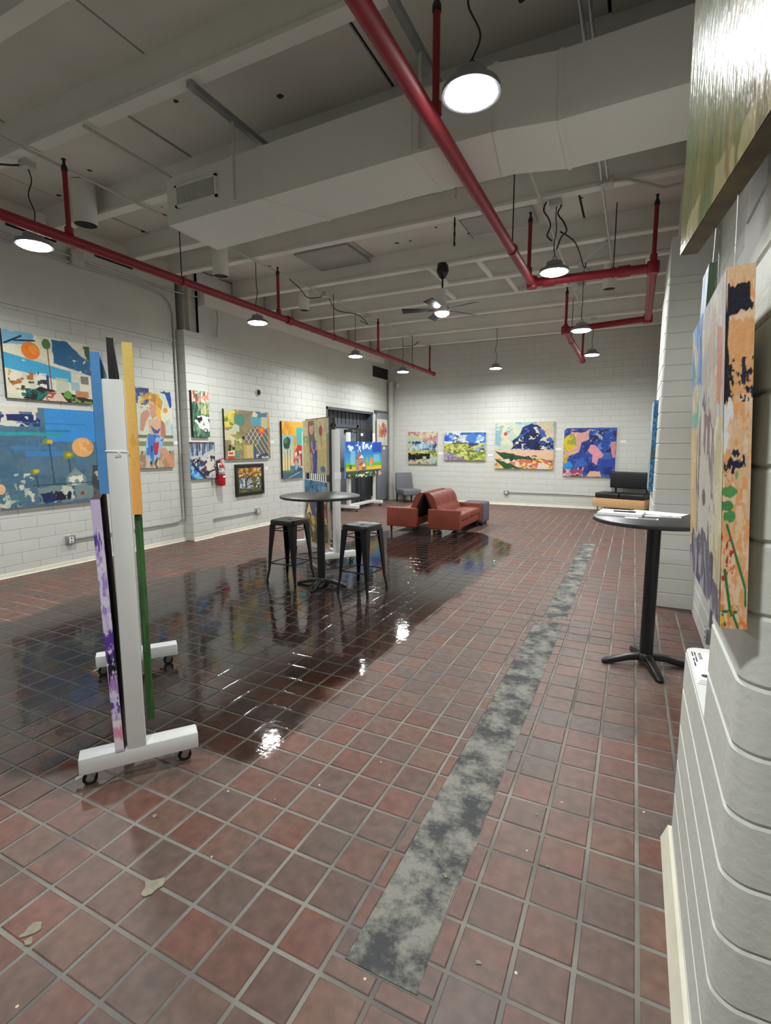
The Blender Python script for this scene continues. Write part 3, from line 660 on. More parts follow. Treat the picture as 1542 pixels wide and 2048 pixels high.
def p_boat():
    p = Pic(80, 100, (120, 150, 180), 5)
    p.mottle(p.R(0,0,1,.5), [(60,110,150),(170,190,204),(60,60,84)], 14, 2, th=.5); p.rect(0,0,1,.07,(80,50,60),.6)
    for k in range(9): p.line(.05+k*.1,.05,.05+k*.1+.01,.4+.05*(k%3),.006,(214,226,234),.8)
    p.poly([(0,.4),(.5,.36),(.95,.18),(1,.3),(1,.6),(.4,.72)], (196,192,186), wob=.03); p.mottle(p.P([(0,.5),(.6,.34),(1,.4),(1,1),(.5,.96)]), [(24,24,46),(176,184,206),(60,56,80),(214,206,190)], 6, th=.54)
    p.poly([(0,.6),(.2,.62),(.55,1),(0,1)], (58,130,190), wob=.03); p.mottle(p.R(0,.6,.5,1), [(130,190,226),(30,70,130)], 9, th=.56); p.line(.1,.6,.6,1,.03,(30,34,80)); p.line(.5,.88,1,.76,.02,(28,30,60)); p.mottle(p.R(.4,.7,.7,.95), [(110,30,46)], 6, th=.6)
    return p.grain(9)
def p_garden():
    p = Pic(130, 116, (150, 132, 92), 6)
    p.mottle(p.R(0,0,1,1), [(170,146,98),(130,120,90)], 6, al=.7); p.rect(0,0,.2,.36,(214,196,70),wob=.03); p.mottle(p.R(0,0,.3,.45), [(230,214,90),(120,140,60),(200,200,180)], 8, th=.54)
    p.ell(.32,.2,.11,.12,(70,138,120)); p.rect(.56,.08,.8,.3,(88,160,180)); p.rect(.8,.04,1,.34,(206,206,160),.8,wob=.03); p.mottle(p.R(.6,0,1,.12), [(80,120,150),(226,214,180)], 7, th=.5)
    p.poly([(.34,.58),(.62,.32),(1,.4),(1,.94),(.68,.94),(.6,.72)], (98,98,98)); 
    for k in range(-6,9):
        p.put(p.P([(.34,.58),(.62,.32),(1,.4),(1,.94),(.68,.94),(.6,.72)]) & (np.abs(p.u-p.v*.62-k*.1) < .007), (226,214,170)); p.put(p.P([(.34,.58),(.62,.32),(1,.4),(1,.94),(.68,.94),(.6,.72)]) & (np.abs(p.u+p.v*.62-.3-k*.1) < .007), (226,214,170))
    p.ell(.8,.4,.075,.085,(226,96,30)); p.ell(.8,.39,.04,.045,(240,140,50)); p.rect(0,.42,.24,.62,(206,200,160),wob=.01); p.mottle(p.R(.1,.5,.36,.84), [(110,140,70),(220,200,160),(150,150,80)], 12, th=.54)
    for (a,b) in ((.1,.74),(.17,.78),(.09,.8),(.38,.56)): p.ell(a,b,.03,.035,(44,54,40))
    p.rect(.38,.7,.6,1,(190,160,90)); p.rect(.44,.72,.58,.98,(206,184,116)); p.ell(.26,.92,.035,.06,(60,150,130)); p.rect(.05,.84,.19,.93,(228,214,180)); p.rect(.07,.86,.16,.9,(196,50,40)); p.rect(.05,.94,.17,1,(190,60,50)); p.rect(.6,.74,.66,1,(50,90,130)); p.mottle(p.R(.66,.9,1,1), [(226,214,180),(40,70,120)], 12, th=.5)
    p.rect(.95,.0,1,1,(196,150,84),.6,wob=.03)
    return p.grain(8)
def p_dancers():
    p = Pic(90, 78, (96, 92, 40), 7)
    p.rect(0,0,1,.38,(214,160,84),wob=.06); p.mottle(p.R(0,0,1,.42), [(236,186,110),(170,110,50),(110,90,40)], 12, th=.54); p.mottle(p.R(0,.4,1,1), [(116,110,52),(70,70,30)], 6)
    for (u, w_) in ((.14,.06),(.24,.05),(.44,.06),(.53,.06),(.84,.08)):
        p.poly([(u-w_*.5,.42),(u+w_*.5,.42),(u+w_*1.3,.84),(u-w_*1.3,.86)], (196,206,214), wob=.03); p.mottle(p.R(u-.08,.4,u+.08,.9), [(110,130,160),(50,60,60)], 12, th=.6); p.ell(u,.38,.03,.045,(60,50,30))
    return p.grain(9)
def p_building():
    p = Pic(110, 130, (222, 164, 44), 8)
    p.mottle(p.R(0,0,1,.6), [(206,140,34),(236,184,70)], 5, al=.7); p.rect(0,.24,.42,1,(150,190,206)); p.grad(p.R(0,.24,.42,.9), (132,178,214), (226,208,150), .26, .7); p.rect(.55,.1,1,.6,(70,178,176))
    p.line(.2,.4,.19,.86,.01,(120,90,60)); p.line(.1,.55,.1,.86,.008,(140,110,70)); p.line(.3,.5,.29,.86,.008,(140,110,70)); p.ell(.18,.38,.13,.1,(34,74,40),wob=.4); p.ell(.14,.34,.08,.05,(70,120,60),wob=.4)
    p.poly([(.36,.86),(.44,.5),(.62,.4),(.72,.42),(.84,.36),(1,.4),(1,.88)], (214,150,128)); p.poly([(.44,.56),(.62,.4),(.78,.44),(.9,.36),(1,.4),(1,.5),(.66,.52)], (186,52,44), wob=.01); p.mottle(p.P([(.36,.86),(.46,.54),(1,.5),(1,.88)]), [(196,70,56),(232,206,186),(120,70,70)], 14, 8, th=.55)
    p.rect(.3,.78,.62,.88,(70,120,150),wob=.02); p.rect(.48,.7,.58,.86,(140,180,190)); p.poly([(0,.9),(.5,.86),(1,.82),(1,1),(0,1)], (66,100,124)); p.line(.2,1,.95,.84,.006,(190,204,206)); p.ell(.66,.86,.12,.04,(46,88,92)); p.rect(0,.86,.4,.9,(90,130,70))
    return p.grain(6)
def p_meadow():
    p = Pic(70, 78, (170, 190, 180), 9)
    p.rect(0,0,1,.3,(196,140,136),wob=.05); p.mottle(p.R(0,0,1,.4), [(214,170,160),(176,110,110),(206,204,176)], 6, th=.55); p.poly([(0,.1),(.3,.12),(.5,.25),(.3,.5),(0,.5)], (182,196,160), wob=.05)
    p.poly([(.1,.5),(.3,.28),(.6,.3),(.9,.5),(.9,.58),(.1,.58)], (150,186,204), wob=.06); p.mottle(p.R(0,.3,1,.58), [(50,60,110),(200,214,214),(90,110,150)], 8, th=.58); p.rect(0,.58,1,.74,(184,178,90),wob=.04); p.mottle(p.R(0,.56,1,.76), [(206,200,120),(110,120,60)], 10, th=.56)
    p.mottle(p.R(0,.66,.75,1), [(16,18,18),(18,20,22)], 5, th=.5); p.mottle(p.R(0,.84,1,1), [(210,170,150),(120,140,80),(196,190,150)], 9, th=.58)
    return p.grain(10)
def p_house():
    p = Pic(100, 68, (70, 126, 200), 10)
    p.mottle(p.R(0,0,1,.42), [(226,232,240),(40,90,190),(150,186,226)], 6, 4, th=.56); p.rect(0,.38,1,1,(150,158,70),wob=.02); p.mottle(p.R(0,.38,1,1), [(186,184,60),(90,120,60),(206,204,120)], 14, th=.52); p.mottle(p.R(.6,.38,1,.7), [(60,70,110),(150,170,190)], 9, th=.56)
    p.poly([(0,.62),(.14,.7),(.5,.95),(.6,1),(0,1)], (130,112,140), wob=.02); p.mottle(p.P([(0,.62),(.5,.95),(0,1)]), [(176,166,180)], 18, th=.52); p.poly([(.25,.36),(.25,.22),(.34,.14),(.5,.12),(.54,.36)], (206,210,212)); p.mottle(p.R(.24,.1,.56,.38), [(90,96,110),(230,230,230)], 14, th=.55); p.rect(.2,.36,.58,.4,(60,90,70))
    return p.grain(11)
def p_tree():
    p = Pic(130, 104, (186, 200, 184), 11)
    p.mottle(p.R(0,0,1,.6), [(150,190,190),(214,206,170),(120,170,190)], 6, th=.52, al=.8); p.rect(.7,0,1,.45,(222,190,150),.8,wob=.06); p.ell(.18,.25,.03,.04,(206,70,50))
    p.poly([(.28,.58),(.36,.34),(.48,.14),(.62,.03),(.76,.1),(.84,.28),(.97,.36),(1,.58)], (26,36,92), wob=.05); p.mottle(p.P([(.3,.58),(.48,.14),(.76,.1),(1,.4),(1,.58)]), [(206,206,180),(14,24,60),(60,90,160)], 10, th=.6)
    p.rect(0,.6,1,.78,(226,186,156),wob=.015); p.poly([(0,.62),(.3,.68),(.7,.78),(1,.82),(1,.88),(.5,.85),(.2,.82)], (30,78,46), wob=.03); p.rect(0,.86,1,1,(206,180,80),wob=.03); p.mottle(p.R(0,.8,1,1), [(232,200,100),(200,110,90),(226,206,190)], 9, th=.55); p.poly([(0,.8),(.2,.86),(.5,1),(.2,1)], (40,84,44), wob=.04); p.mottle(p.R(.1,.72,.9,.85), [(20,60,40)], 9, th=.6)
    return p.grain(10)
def p_blueabs():
    p = Pic(116, 108, (38, 62, 142), 12)
    p.mottle(p.R(0,0,1,1), [(26,44,118),(60,96,176),(34,70,160)], 6, th=.52); p.mottle(p.R(.5,.04,1,.5), [(90,130,190),(150,170,190),(30,30,90)], 9, th=.62)
    p.poly([(.12,.04),(.5,.03),(.48,.24),(.34,.3),(.3,.5),(.16,.56),(.02,.62),(.0,.4),(.16,.3)], (214,160,156), wob=.03); p.ell(.1,.32,.12,.16,(214,186,40),wob=.2); p.mottle(p.R(0,0,.25,.5), [(150,160,70),(232,210,80)], 6, th=.58); p.poly([(.02,.06),(.5,.02),(.34,.1)], (40,50,120), wob=.03)
    p.poly([(.52,.34),(.62,.36),(.78,.54),(.76,.6),(.68,.62),(.66,.76),(.56,.7),(.56,.54),(.47,.46)], (224,150,160), wob=.015); p.poly([(.9,.3),(1,.28),(1,.6),(.94,.6)], (206,140,150), wob=.02)
    p.ell(.09,.78,.1,.09,(46,140,210),wob=.2); p.rect(0,.86,.4,1,(206,140,160),wob=.05); p.mottle(p.R(0,.8,.42,1), [(226,180,190),(150,70,110),(90,60,60)], 8, th=.55); p.poly([(.46,1),(.54,.88),(.72,.88),(.76,1)], (226,176,150), wob=.03); p.rect(.0,.54,.1,.72,(214,180,60),.8,wob=.04)
    return p.grain(11)
def p_figure():
    p = Pic(90, 90, (196, 186, 130), 13)
    p.mottle(p.R(0,0,1,1), [(206,192,120),(180,180,150),(216,200,150)], 5, al=.8); p.mottle(p.R(.55,.4,1,.8), [(224,170,100)], 12, 20, th=.55)
    p.poly([(.25,.03),(.5,.03),(.52,.3),(.6,.5),(.6,1),(.36,1),(.32,.6),(.26,.3)], (120,96,100), wob=.015); p.ell(.39,.16,.1,.12,(206,158,140)); p.poly([(.25,.02),(.5,.02),(.48,.1),(.3,.12),(.29,.26),(.25,.26)], (150,96,60), wob=.01)
    p.poly([(.4,.4),(.56,.38),(.62,.62),(.6,1),(.42,1)], (72,90,160), wob=.02); p.poly([(.32,.48),(.4,.44),(.42,.7),(.38,.96)], (150,70,76), wob=.02); p.mottle(p.R(.3,.4,.62,1), [(40,54,110),(180,150,150)], 9, th=.6); p.poly([(.34,.62),(.4,.6),(.44,.9),(.38,.9)], (206,160,140))
    p.ell(.78,.22,.07,.09,(176,66,56),wob=.2); p.line(.78,.3,.8,.5,.008,(96,110,80)); p.mottle(p.R(.6,0,1,.15), [(120,140,110)], 7, th=.55); p.ell(.84,.9,.1,.06,(96,116,140),wob=.3); p.mottle(p.R(0,.3,.3,.9), [(150,160,110)], 6, th=.6)
    return p.grain(8)
def p_still():
    p = Pic(76, 104, (190, 160, 90), 14)
    p.rect(0,0,1,.24,(62,110,150),wob=.02); p.mottle(p.R(0,0,1,.26), [(30,52,96),(120,160,180),(80,140,170)], 6, 9, th=.54); p.rect(0,.24,1,.6,(70,70,110),wob=.03); p.mottle(p.R(0,.24,1,.5), [(200,170,90),(110,60,50)], 6)
    p.poly([(.06,.58),(.2,.36),(.34,.58),(.24,.52)], (232,214,140)); p.poly([(.62,.3),(.8,.34),(.98,.58),(.86,.62),(.66,.5)], (206,84,44), wob=.03); p.rect(0,.58,1,1,(166,140,70),wob=.03); p.mottle(p.R(0,.56,1,1), [(196,166,90),(110,100,50),(70,70,50)], 7, th=.54); p.poly([(.7,.62),(1,.66),(.76,.72)], (46,50,46)); p.line(.1,.62,.9,.92,.012,(70,60,40)); p.line(.1,.98,.8,.7,.01,(90,80,44)); p.ell(.12,.86,.14,.1,(96,116,130),wob=.3)
    return p.grain(9)
def p_castle():
    p = Pic(124, 92, (30, 110, 190), 15)
    p.grad(p.R(0,0,1,.72), (20,80,180), (70,180,206), .05, .6); p.put((p.noise(14,5) > .6) & (p.v < .28), (226,232,244)); p.mottle(p.R(.4,.05,.75,.35), [(214,222,240)], 10, 5, th=.66); p.mottle(p.R(.7,.05,1,.3), [(30,70,170)], 4, th=.5)
    p.rect(0,.58,1,.72,(116,180,50),wob=.01); p.rect(0,.7,1,.8,(236,196,50),wob=.012); p.rect(.12,.26,.24,.62,(150,206,232),.7,wob=.02); p.rect(.76,.36,.94,.6,(140,196,232),.7,wob=.02)
    p.rect(.26,.5,.5,.82,(160,140,130)); p.poly([(.24,.5),(.36,.3),(.48,.46)], (190,86,56)); p.poly([(.33,.46),(.41,.36),(.48,.46)], (236,226,206)); p.rect(.34,.62,.5,.84,(226,160,60)); p.poly([(.32,.64),(.42,.58),(.46,.62),(.4,.68)], (196,70,50)); p.poly([(.41,.7),(.47,.6),(.53,.7)], (238,232,220)); p.rect(.42,.7,.53,.84,(140,110,96))
    p.poly([(.62,.56),(.68,.44),(.76,.5),(.74,.62),(.64,.66)], (226,140,60), wob=.01); p.rect(.62,.58,.7,.72,(196,170,190),.8); p.rect(.55,.44,.57,.8,(210,170,110)); p.rect(0,.82,1,1,(58,86,44),wob=.02); p.mottle(p.R(0,.82,1,1), [(30,54,30)], 10, th=.5); p.mottle(p.R(.25,.86,.7,1), [(226,230,206)], 16, th=.55); p.mottle(p.R(.8,.84,1,1), [(226,160,186)], 14, th=.5); p.mottle(p.R(0,.9,.12,1), [(226,160,186)], 12, th=.45); p.rect(.1,.64,.16,.76,(70,110,50),wob=.02)
    return p.grain(6)
def p_leaves():
    p = Pic(40, 56, (214, 208, 196), 16); p.ell(.35,.48,.22,.2,(206,120,60),wob=.35); p.ell(.62,.34,.26,.2,(176,110,96),wob=.4); p.ell(.74,.5,.16,.14,(190,96,84),wob=.4); p.mottle(p.R(.1,.2,.95,.7), [(226,170,120),(150,90,100)], 8, th=.6); p.mottle(p.R(.4,.7,1,.95), [(176,190,160)], 6, th=.55); return p.grain(9)
def p_portrait(seed=17):
    p = Pic(80, 200, (204, 196, 166), seed)
    p.mottle(p.R(0,0,1,.5), [(170,180,170),(196,170,150),(150,170,190),(176,150,140)], 16, 9, th=.55, al=.8); p.mottle(p.E(.12,.3,.2,.12,.4), [(96,156,104),(120,170,150)], 7, 6, th=.45); p.poly([(.82,.12),(.95,.14),(.92,.36),(.84,.34)], (192,106,70), .8, wob=.03)
    p.mottle(p.R(0,0,.4,.25), [(110,150,196),(70,110,170)], 14, 6, th=.56)
    p.poly([(.24,.44),(.42,.36),(.7,.38),(.8,.6),(.72,.82),(.62,.52),(.4,.52),(.28,.78)], (124,98,108), wob=.04); p.mottle(p.E(.5,.58,.36,.26,.3), [(104,84,98),(160,144,146),(196,190,176)], 16, 6, th=.56)
    p.poly([(.36,.52),(.6,.5),(.66,.86),(.34,.88)], (190,188,176), .85, wob=.04); p.mottle(p.R(0,.4,.24,.9), [(214,184,128),(200,170,120)], 8, 5, th=.45); p.mottle(p.R(.8,.4,1,.9), [(206,204,168),(190,180,140)], 8, 5, th=.45); p.ell(.52,.66,.05,.03,(90,80,84),wob=.4); p.ell(.5,.8,.06,.03,(96,92,98),wob=.4)
    p.poly([(.0,.92),(.3,.82),(.5,.78),(.74,.84),(1,.93),(1,1),(0,1)], (98,94,110), wob=.05); p.mottle(p.R(0,.82,1,1), [(132,128,146),(74,72,90),(160,156,166)], 14, 7, th=.58)
    return p.grain(14, 50, 16)
def p_peach_edge():
    p = Pic(30, 300, (226, 186, 146), 18)
    p.mottle(p.R(0,.04,1,1), [(232,160,104),(236,206,176)], 4, 20, th=.52, al=.8); p.rect(.0,.14,1,.34,(226,162,104),.8,wob=.03)
    p.poly([(.05,.045),(.25,.055),(.8,.042),(.82,.09),(.95,.1),(.9,.115),(.5,.118),(.06,.135)], (16,20,36), wob=.012); p.poly([(0,.1),(.12,.12),(.08,.2),(.16,.24),(.1,.28),(.24,.32),(.12,.36),(0,.36)], (16,20,34), wob=.03); p.put((p.noise(9,60) > .56) & (p.v > .24) & (p.v < .36), (22,26,44)); p.put((p.noise(5,26) > .58) & (p.u > .6) & (p.v > .24) & (p.v < .35), (30,34,56))
    p.poly([(.0,.36),(.3,.35),(.36,.38),(.15,.43),(.2,.46),(0,.5)], (226,226,228), wob=.03); p.put((p.noise(7,50) > .52) & p.E(.4,.535,.36,.04,.5), (26,30,54)); p.mottle(p.R(.3,.44,1,.5), [(236,196,160)], 4, 9); 
    p.ell(.28,.605,.3,.016,(84,150,84),wob=.4); p.ell(.18,.645,.24,.014,(70,136,76),wob=.4); p.ell(.3,.675,.24,.016,(76,144,80),wob=.4); p.ell(.5,.56,.06,.012,(120,170,110),wob=.4); p.line(.2,.7,.9,.88,.0042,(20,120,66)); p.line(.9,.88,.92,.93,.0036,(20,120,66)); p.line(.15,.83,.4,.96,.005,(20,116,62)); p.line(.1,.95,.6,.95,.004,(20,116,62)); p.line(.35,.93,.66,.995,.0044,(20,116,62)); p.line(.1,.96,.2,.99,.004,(20,116,62))
    p.mottle(p.E(.1,.8,.4,.1,.4), [(170,60,40),(226,120,60)], 8, 40, th=.62); p.put((p.noise(8,50) > .6) & (p.v > .93), (226,130,60)); p.ell(.06,.975,.14,.012,(232,190,60))
    return p.grain(9)
def p_green_abs():
    p = Pic(120, 160, (112, 112, 62), 19)
    p.mottle(p.R(0,0,1,1), [(102,106,58),(124,122,72),(112,102,64)], 14, 4, th=.5, al=.8); p.mottle(p.R(0,0,.5,.8), [(104,80,56),(92,90,66)], 26, 5, th=.64, al=.8)
    p.mottle(p.R(0,.6,.35,1), [(98,112,76)], 12, 6, th=.56, al=.7); p.mottle(p.R(.4,.5,1,1), [(132,114,72),(104,94,58)], 18, 5, th=.58, al=.8); p.mottle(p.R(0,.95,1,1), [(168,156,116)], 16, 5, th=.54, al=.8)
    return p.grain(14, 60, 14)
def streak_edge(cols, nx=10, ny=160, seed=30):
    p = Pic(nx, ny, cols[0], seed); return p
def p_purple_edge():
    p = Pic(12, 220, (206, 192, 228), 31); p.mottle(p.R(0,.12,1,.5), [(170,140,214),(226,218,240)], 3, 30, th=.5)
    p.rect(0,.14,.7,.18,(90,60,160),wob=.04); p.rect(0,.5,1,.62,(92,58,160),wob=.05); p.rect(.1,.6,1,.69,(26,16,44),wob=.08); p.rect(0,.7,1,.75,(176,130,200),wob=.05); p.mottle(p.R(0,.75,1,.86), [(96,64,170),(226,214,240)], 3, 40, th=.5); p.rect(0,.87,1,.99,(236,228,236)); p.rect(.0,.89,1,.94,(226,120,160),.7,wob=.05); p.mottle(p.R(0,.42,1,.7), [(226,216,240)], 4, 60, th=.66)
    return p.grain(8)
def p_flat(c, c2=None, n=(40, 50), seed=33):
    p = Pic(n[0], n[1], c, seed)
    if c2: p.mottle(p.R(0,0,1,1), [c2], 4, th=.5)
    return p.grain(8)
def p_yellow_edge():
    p = Pic(8, 120, (240, 206, 110), 34); p.grad(p.R(0,0,1,1), (240,212,116), (246,178,92), .05, .8); p.mottle(p.R(0,.5,1,.7), [(226,176,80)], 3, 20, th=.6); return p.grain(6)
def p_bluepanel_edge():
    p = Pic(12, 150, (58, 126, 176), 35); p.mottle(p.R(0,0,1,1), [(40,96,150),(100,160,200),(24,70,120)], 5, 40, th=.58); p.rect(0,.53,1,.62,(70,96,96),wob=.03); p.put((p.noise(5,60) > .72), (14,30,60)); return p.grain(12)

MT['oliveedge'] = mat('olive painted edge', (104, 92, 62), .6, col2=(70, 58, 40), scale=12)
# ------------------------------------------------------------------ pictures on the walls
def on_left(label, y0, y1, z0, z1, xw, pic, d=.04, **k): return painting(label, y1-y0, z1-z0, d, (xw, (y0+y1)/2, z0), LW, pic, **k)
def on_back(label, x0, x1, z0, z1, pic, d=.045, **k): return painting(label, x1-x0, z1-z0, d, ((x0+x1)/2, YB, z0), 0, pic, **k)
on_left('collage painting with orange sun and sky blue band, above the blue moon painting', 3.38, 4.40, 2.07, 2.83, XL0, p_collage(), edge='blkedge')
on_left('large blue night painting with pale orange moon and thin palms', 3.2, 4.44, .80, 1.98, XL0, p_moon())
on_left('painting of a seated figure in yellow hat and blue skirt', 5.05, 5.67, 1.2, 2.36, XL0, p_hat())
on_left('narrow green painting with white car and red flowers, on the wall pilaster', 5.9, 6.25, 1.67, 2.39, -6.29, p_carflower(), edge='blkedge', d=.045)
on_left('blue and white boat painting beside the red extinguisher', 5.81, 6.35, 1.0, 1.59, -6.29, p_boat(), d=.035)
on_left('garden collage painting with orange flower and grey lattice', 6.63, 7.83, 1.295, 2.155, XL1, p_garden(), edge='blkedge')
on_left('small dark framed painting of white figures under orange leaves', 6.93, 7.57, .69, 1.14, XL1, p_dancers(), d=.025, frame=.06)
on_left('tall painting of red roofed building under yellow and turquoise sky', 8.2, 9.08, .875, 2.015, XL1, p_building(), edge='blkedge')
painting('small pale painting of orange leaves on the grey metal panel', .6, .71, .03, (XL1+.06, 12.6, 1.54), LW, p_leaves(), edge='canvas')
on_back('small pink and green meadow painting, leftmost on the far wall', -5.71, -4.85, 1.025, 1.92, p_meadow())
on_back('painting of pale house on a green hill under blue sky', -4.64, -3.5, 1.14, 1.88, p_house())
on_back('wide painting of dark blue tree over peach field', -3.25, -1.79, .945, 2.125, p_tree())
on_back('blue and pink abstract painting above the black bench', -1.55, -.385, .785, 1.955, p_blueabs(), edge='canvas')
painting('canvas with streaky blue edge hung on the far right pillar', .55, .89, .04, (.19, 5.92, 1.07), RW, p_flat((176,186,180),(120,150,160)), edge='canvas', edge_pic=p_bluepanel_edge())
# near right group (hung on wires, leaning a little)
_pe = painting('thick portrait canvas with peach, black and green drip painted edge', .57, .65, .042, (.206, 1.385, 1.183), RW, p_portrait(), edge='canvas', tilt=.055, edge_pic=p_peach_edge())
painting('big glossy olive green painting hung highest at the right', 1.0, 1.35, .043, (.152+.035, 1.17, 2.035), RW+.122, p_green_abs(), edge='oliveedge', oil='oilgloss', tilt=.01)
_nc = painting('narrow canvas with dark green edge behind the portrait canvas', .16, .39, .02, (.2, 2.03, 1.7), RW, p_flat((190,196,214),(130,150,190)), edge='canvas', edge_pic=p_flat((60,84,58),(70,92,64),(6,40)))
painting('small grey and rust painting on the wall behind the portrait canvas', .6, .69, .06, (XR, 4.9, 1.18), RW, p_flat((150,156,146),(186,120,90),(20,60)), edge='canvas')
_pe['h'] = .65; _nc['h'] = .39
for t_, zs in ((_pe, .19), (_nc, .5)):
    for x in ((-.12, .12) if t_ is _pe else (0.05,)): T('hanging_wire', MT['galv'], t_, [(x,-.008,t_['h']-.01),(x,-.004,t_['h']+zs)], .0012, 5)
    del t_['h']
# wall title cards
def card(label, p, rz, wd=.11, h=.05):
    o = MB().box(-wd/2,-.002,0,wd/2,0,h).build('title_card', MT['paper']); o.location = p; o.rotation_euler = (0,0,rz); tag(o, label, 'label card', 'title cards')
for l, x, z in (('title card between meadow and house paintings', -4.75, 1.3), ('title card between house and tree paintings', -3.38, 1.26), ('title card between tree and blue abstract paintings', -1.68, 1.42), ('title card right of the blue abstract painting', -.24, 1.6)):
    card(l, (x, YB, z), 0, .13, .05)
for l, y, x, z in (('title card right of the seated figure painting', 5.76, XL0, 1.55), ('title card right of the garden collage painting', 7.95, XL1, 1.58), ('title card right of the small dark framed painting', 7.74, XL1, 1.08)):
    card(l, (x, y, z), LW)
card('title card on the grey panel under the leaf painting', (XL1+.06, 12.75, 1.43), LW, .13, .09)

# ------------------------------------------------------------------ display stands on castors
def caster(parent, x, y):
    c = MB().lathe([(.024,.066),(.024,.072)], 14, (x,y,0)).build('caster', MT['chrome'], parent)
    y += .012
    w_ = MB().tube([(x-.012,y,.031),(x+.012,y,.031)], .031, 20).build('wheel', MT['rubber'], c, True)
    MB().tube([(x-.0138,y,.031),(x+.0138,y,.031)], .017, 16).build('hub', MT['chrome'], w_, True)
    for s_ in (-1, 1):
        q = x+s_*.0165
        MB().hexa([(q-.002,y-.01,.024),(q+.002,y-.01,.024),(q+.002,y+.012,.024),(q-.002,y+.012,.024)],[(q-.002,y-.034,.067),(q+.002,y-.034,.067),(q+.002,y+.01,.067),(q-.002,y+.01,.067)]).build('fork', MT['chrome'], c)
    MB().hexa([(x-.013,y+.026,.046),(x+.013,y+.026,.046),(x+.015,y+.058,.032),(x-.015,y+.058,.032)],[(x-.013,y+.026,.051),(x+.013,y+.026,.051),(x+.015,y+.058,.037),(x-.015,y+.058,.037)]).build('brake_tab', MT['chrome'], c)
def stand(label, loc, rz, ln, hp, htop, foot=(-.265,.235)):
    t = thing('display_stand', label, 'display stand', loc, rz, 'rolling display stands')
    for x in (0, ln):
        B('post', MT['white'], t, x-.045, -.04, .14, x+.045, .04, hp, .006)
        B('foot', MT['white'], t, x-.045, foot[0], .07, x+.045, foot[1], .148, .007)
        for y in (foot[0]+.05, foot[1]-.05): caster(t, x, y)
    B('bottom_rail', MT['white'], t, .045, -.03, .09, ln-.045, .03, .16, .004)
    g = MB()
    for (a,b,c,d) in ((.05,.25,.085,htop),(ln-.085,.25,ln-.05,htop),(.085,htop-.03,ln-.085,htop),(.085,.25,ln-.085,.28)): g.box(a,-.014,b,c,.014,d)
    gp = g.build('grid_frame', MT['black'], t)
    k = 0; x = .085+.07
    wv = MB()
    while x < ln-.1:
        wv.box(x-.004,-.004,.28,x+.004,.004,htop-.03); x += .075
    z = .28+.15
    while z < htop-.05:
        wv.box(.085,-.007,z-.003,ln-.085,-.001,z+.003); z += .3
    wv.build('grid_wires', MT['black'], gp)
    MB().lathe([(.009,0),(.009,.003)], 12).build('bolt_hole', MT['paper'], gp).location = (.066, 0, htop)
    return t
def stand_pic(label, loc, rz, side, s0, wd, z0, h, off, d, pic, edge, edge_pic=None):
    """hang a canvas on a stand; side +1 = the stand's +y face; s0 = near edge along the stand"""
    e = (math.cos(rz), math.sin(rz)); n = (-e[1]*side, e[0]*side)
    c = (loc[0]+e[0]*(s0+wd/2)+n[0]*off, loc[1]+e[1]*(s0+wd/2)+n[1]*off, z0)
    r = rz+PI if side > 0 else rz
    return painting(label, wd, h, d, c, r, pic, edge=edge, edge_pic=edge_pic, edge_side='R' if side > 0 else 'L')
RZ1 = math.atan2(.608, -.794); S1 = (-2.016, 1.473, 0)
s1 = stand('white wooden display stand with canvases hung on both sides, nearest', S1, RZ1, 1.23, 1.80, 1.985)
T('cable_tie', MT['plastic'], s1, [(-.047,.043,1.5),(-.048,-.043,1.497)], .004, 6)
T('cable_tie_tail', MT['plastic'], s1, [(-.05,-.005,1.497),(-.055,-.012,1.485),(-.055,.01,1.482)], .003, 6)
MT['bluee'] = mat('blue canvas edge', (84, 150, 214), .55, var=.08, scale=12); MT['greene'] = mat('green canvas edge', (52, 98, 46), .5, var=.15, scale=8, stretch=(1,1,.3))
MT['brownb'] = mat('brown canvas back', (70, 44, 30), .8, var=.3, scale=6)
stand_pic('tall canvas with plain blue edge, upper left on the nearest stand', S1, RZ1, 1, -.03, .75, 1.318, .59, .04, .036, p_flat((90,150,200),(60,110,170)), 'bluee')
tp = stand_pic('tall canvas with purple and white painted edge, lower left on the nearest stand', S1, RZ1, 1, -.05, .6, .148, 1.15, .052, .036, p_flat((150,120,190),(90,60,150)), 'brownb', p_purple_edge()); tp.rotation_euler[0] = .02
stand_pic('canvas with yellow to orange edge, upper right on the nearest stand', S1, RZ1, -1, -.03, .5, 1.222, .735, .045, .04, p_flat((220,180,90),(230,140,70)), 'canvas', p_yellow_edge())
stand_pic('canvas with dark green edge, lower right on the nearest stand', S1, RZ1, -1, .0, .55, .245, .965, .05, .032, p_flat((60,110,60),(40,80,50)), 'greene', p_flat((60,104,50),(38,78,36),(6,60)))
S2 = (-3.42, 5.56, 0); RZ2 = math.atan2(.563, -.826)
stand('white wooden display stand behind the bar table with two stools', S2, RZ2, 1.07, 1.73, 1.9)
stand_pic('painting of a figure in blue beside a red flower on a display stand', S2, RZ2, 1, .1, .85, 1.15, .73, .05, .035, p_figure(), 'canvas')
stand_pic('painting with blue top and orange shapes behind the bar table', S2, RZ2, 1, .1, .82, .185, .87, .05, .035, p_still(), 'canvas')
S3 = (-5.97, 10.26, 0); RZ3 = PI/2
stand('white wooden display stand in front of the dark doorway', S3, RZ3, 1.24, 1.84, 1.93)
stand_pic('bright painting of red roofed houses and blue sky in front of doorway', S3, RZ3, -1, -.28, 1.83, .78, .845, .05, .04, p_castle(), 'bluee')
o = MB().box(-.002,-.06,0,0,.06,.06).build('price_card', MT['paper']); o.location = (-5.945, 10.88, 1.77); tag(o, 'small white card clipped to the grid above the house painting', 'label card', 'title cards')
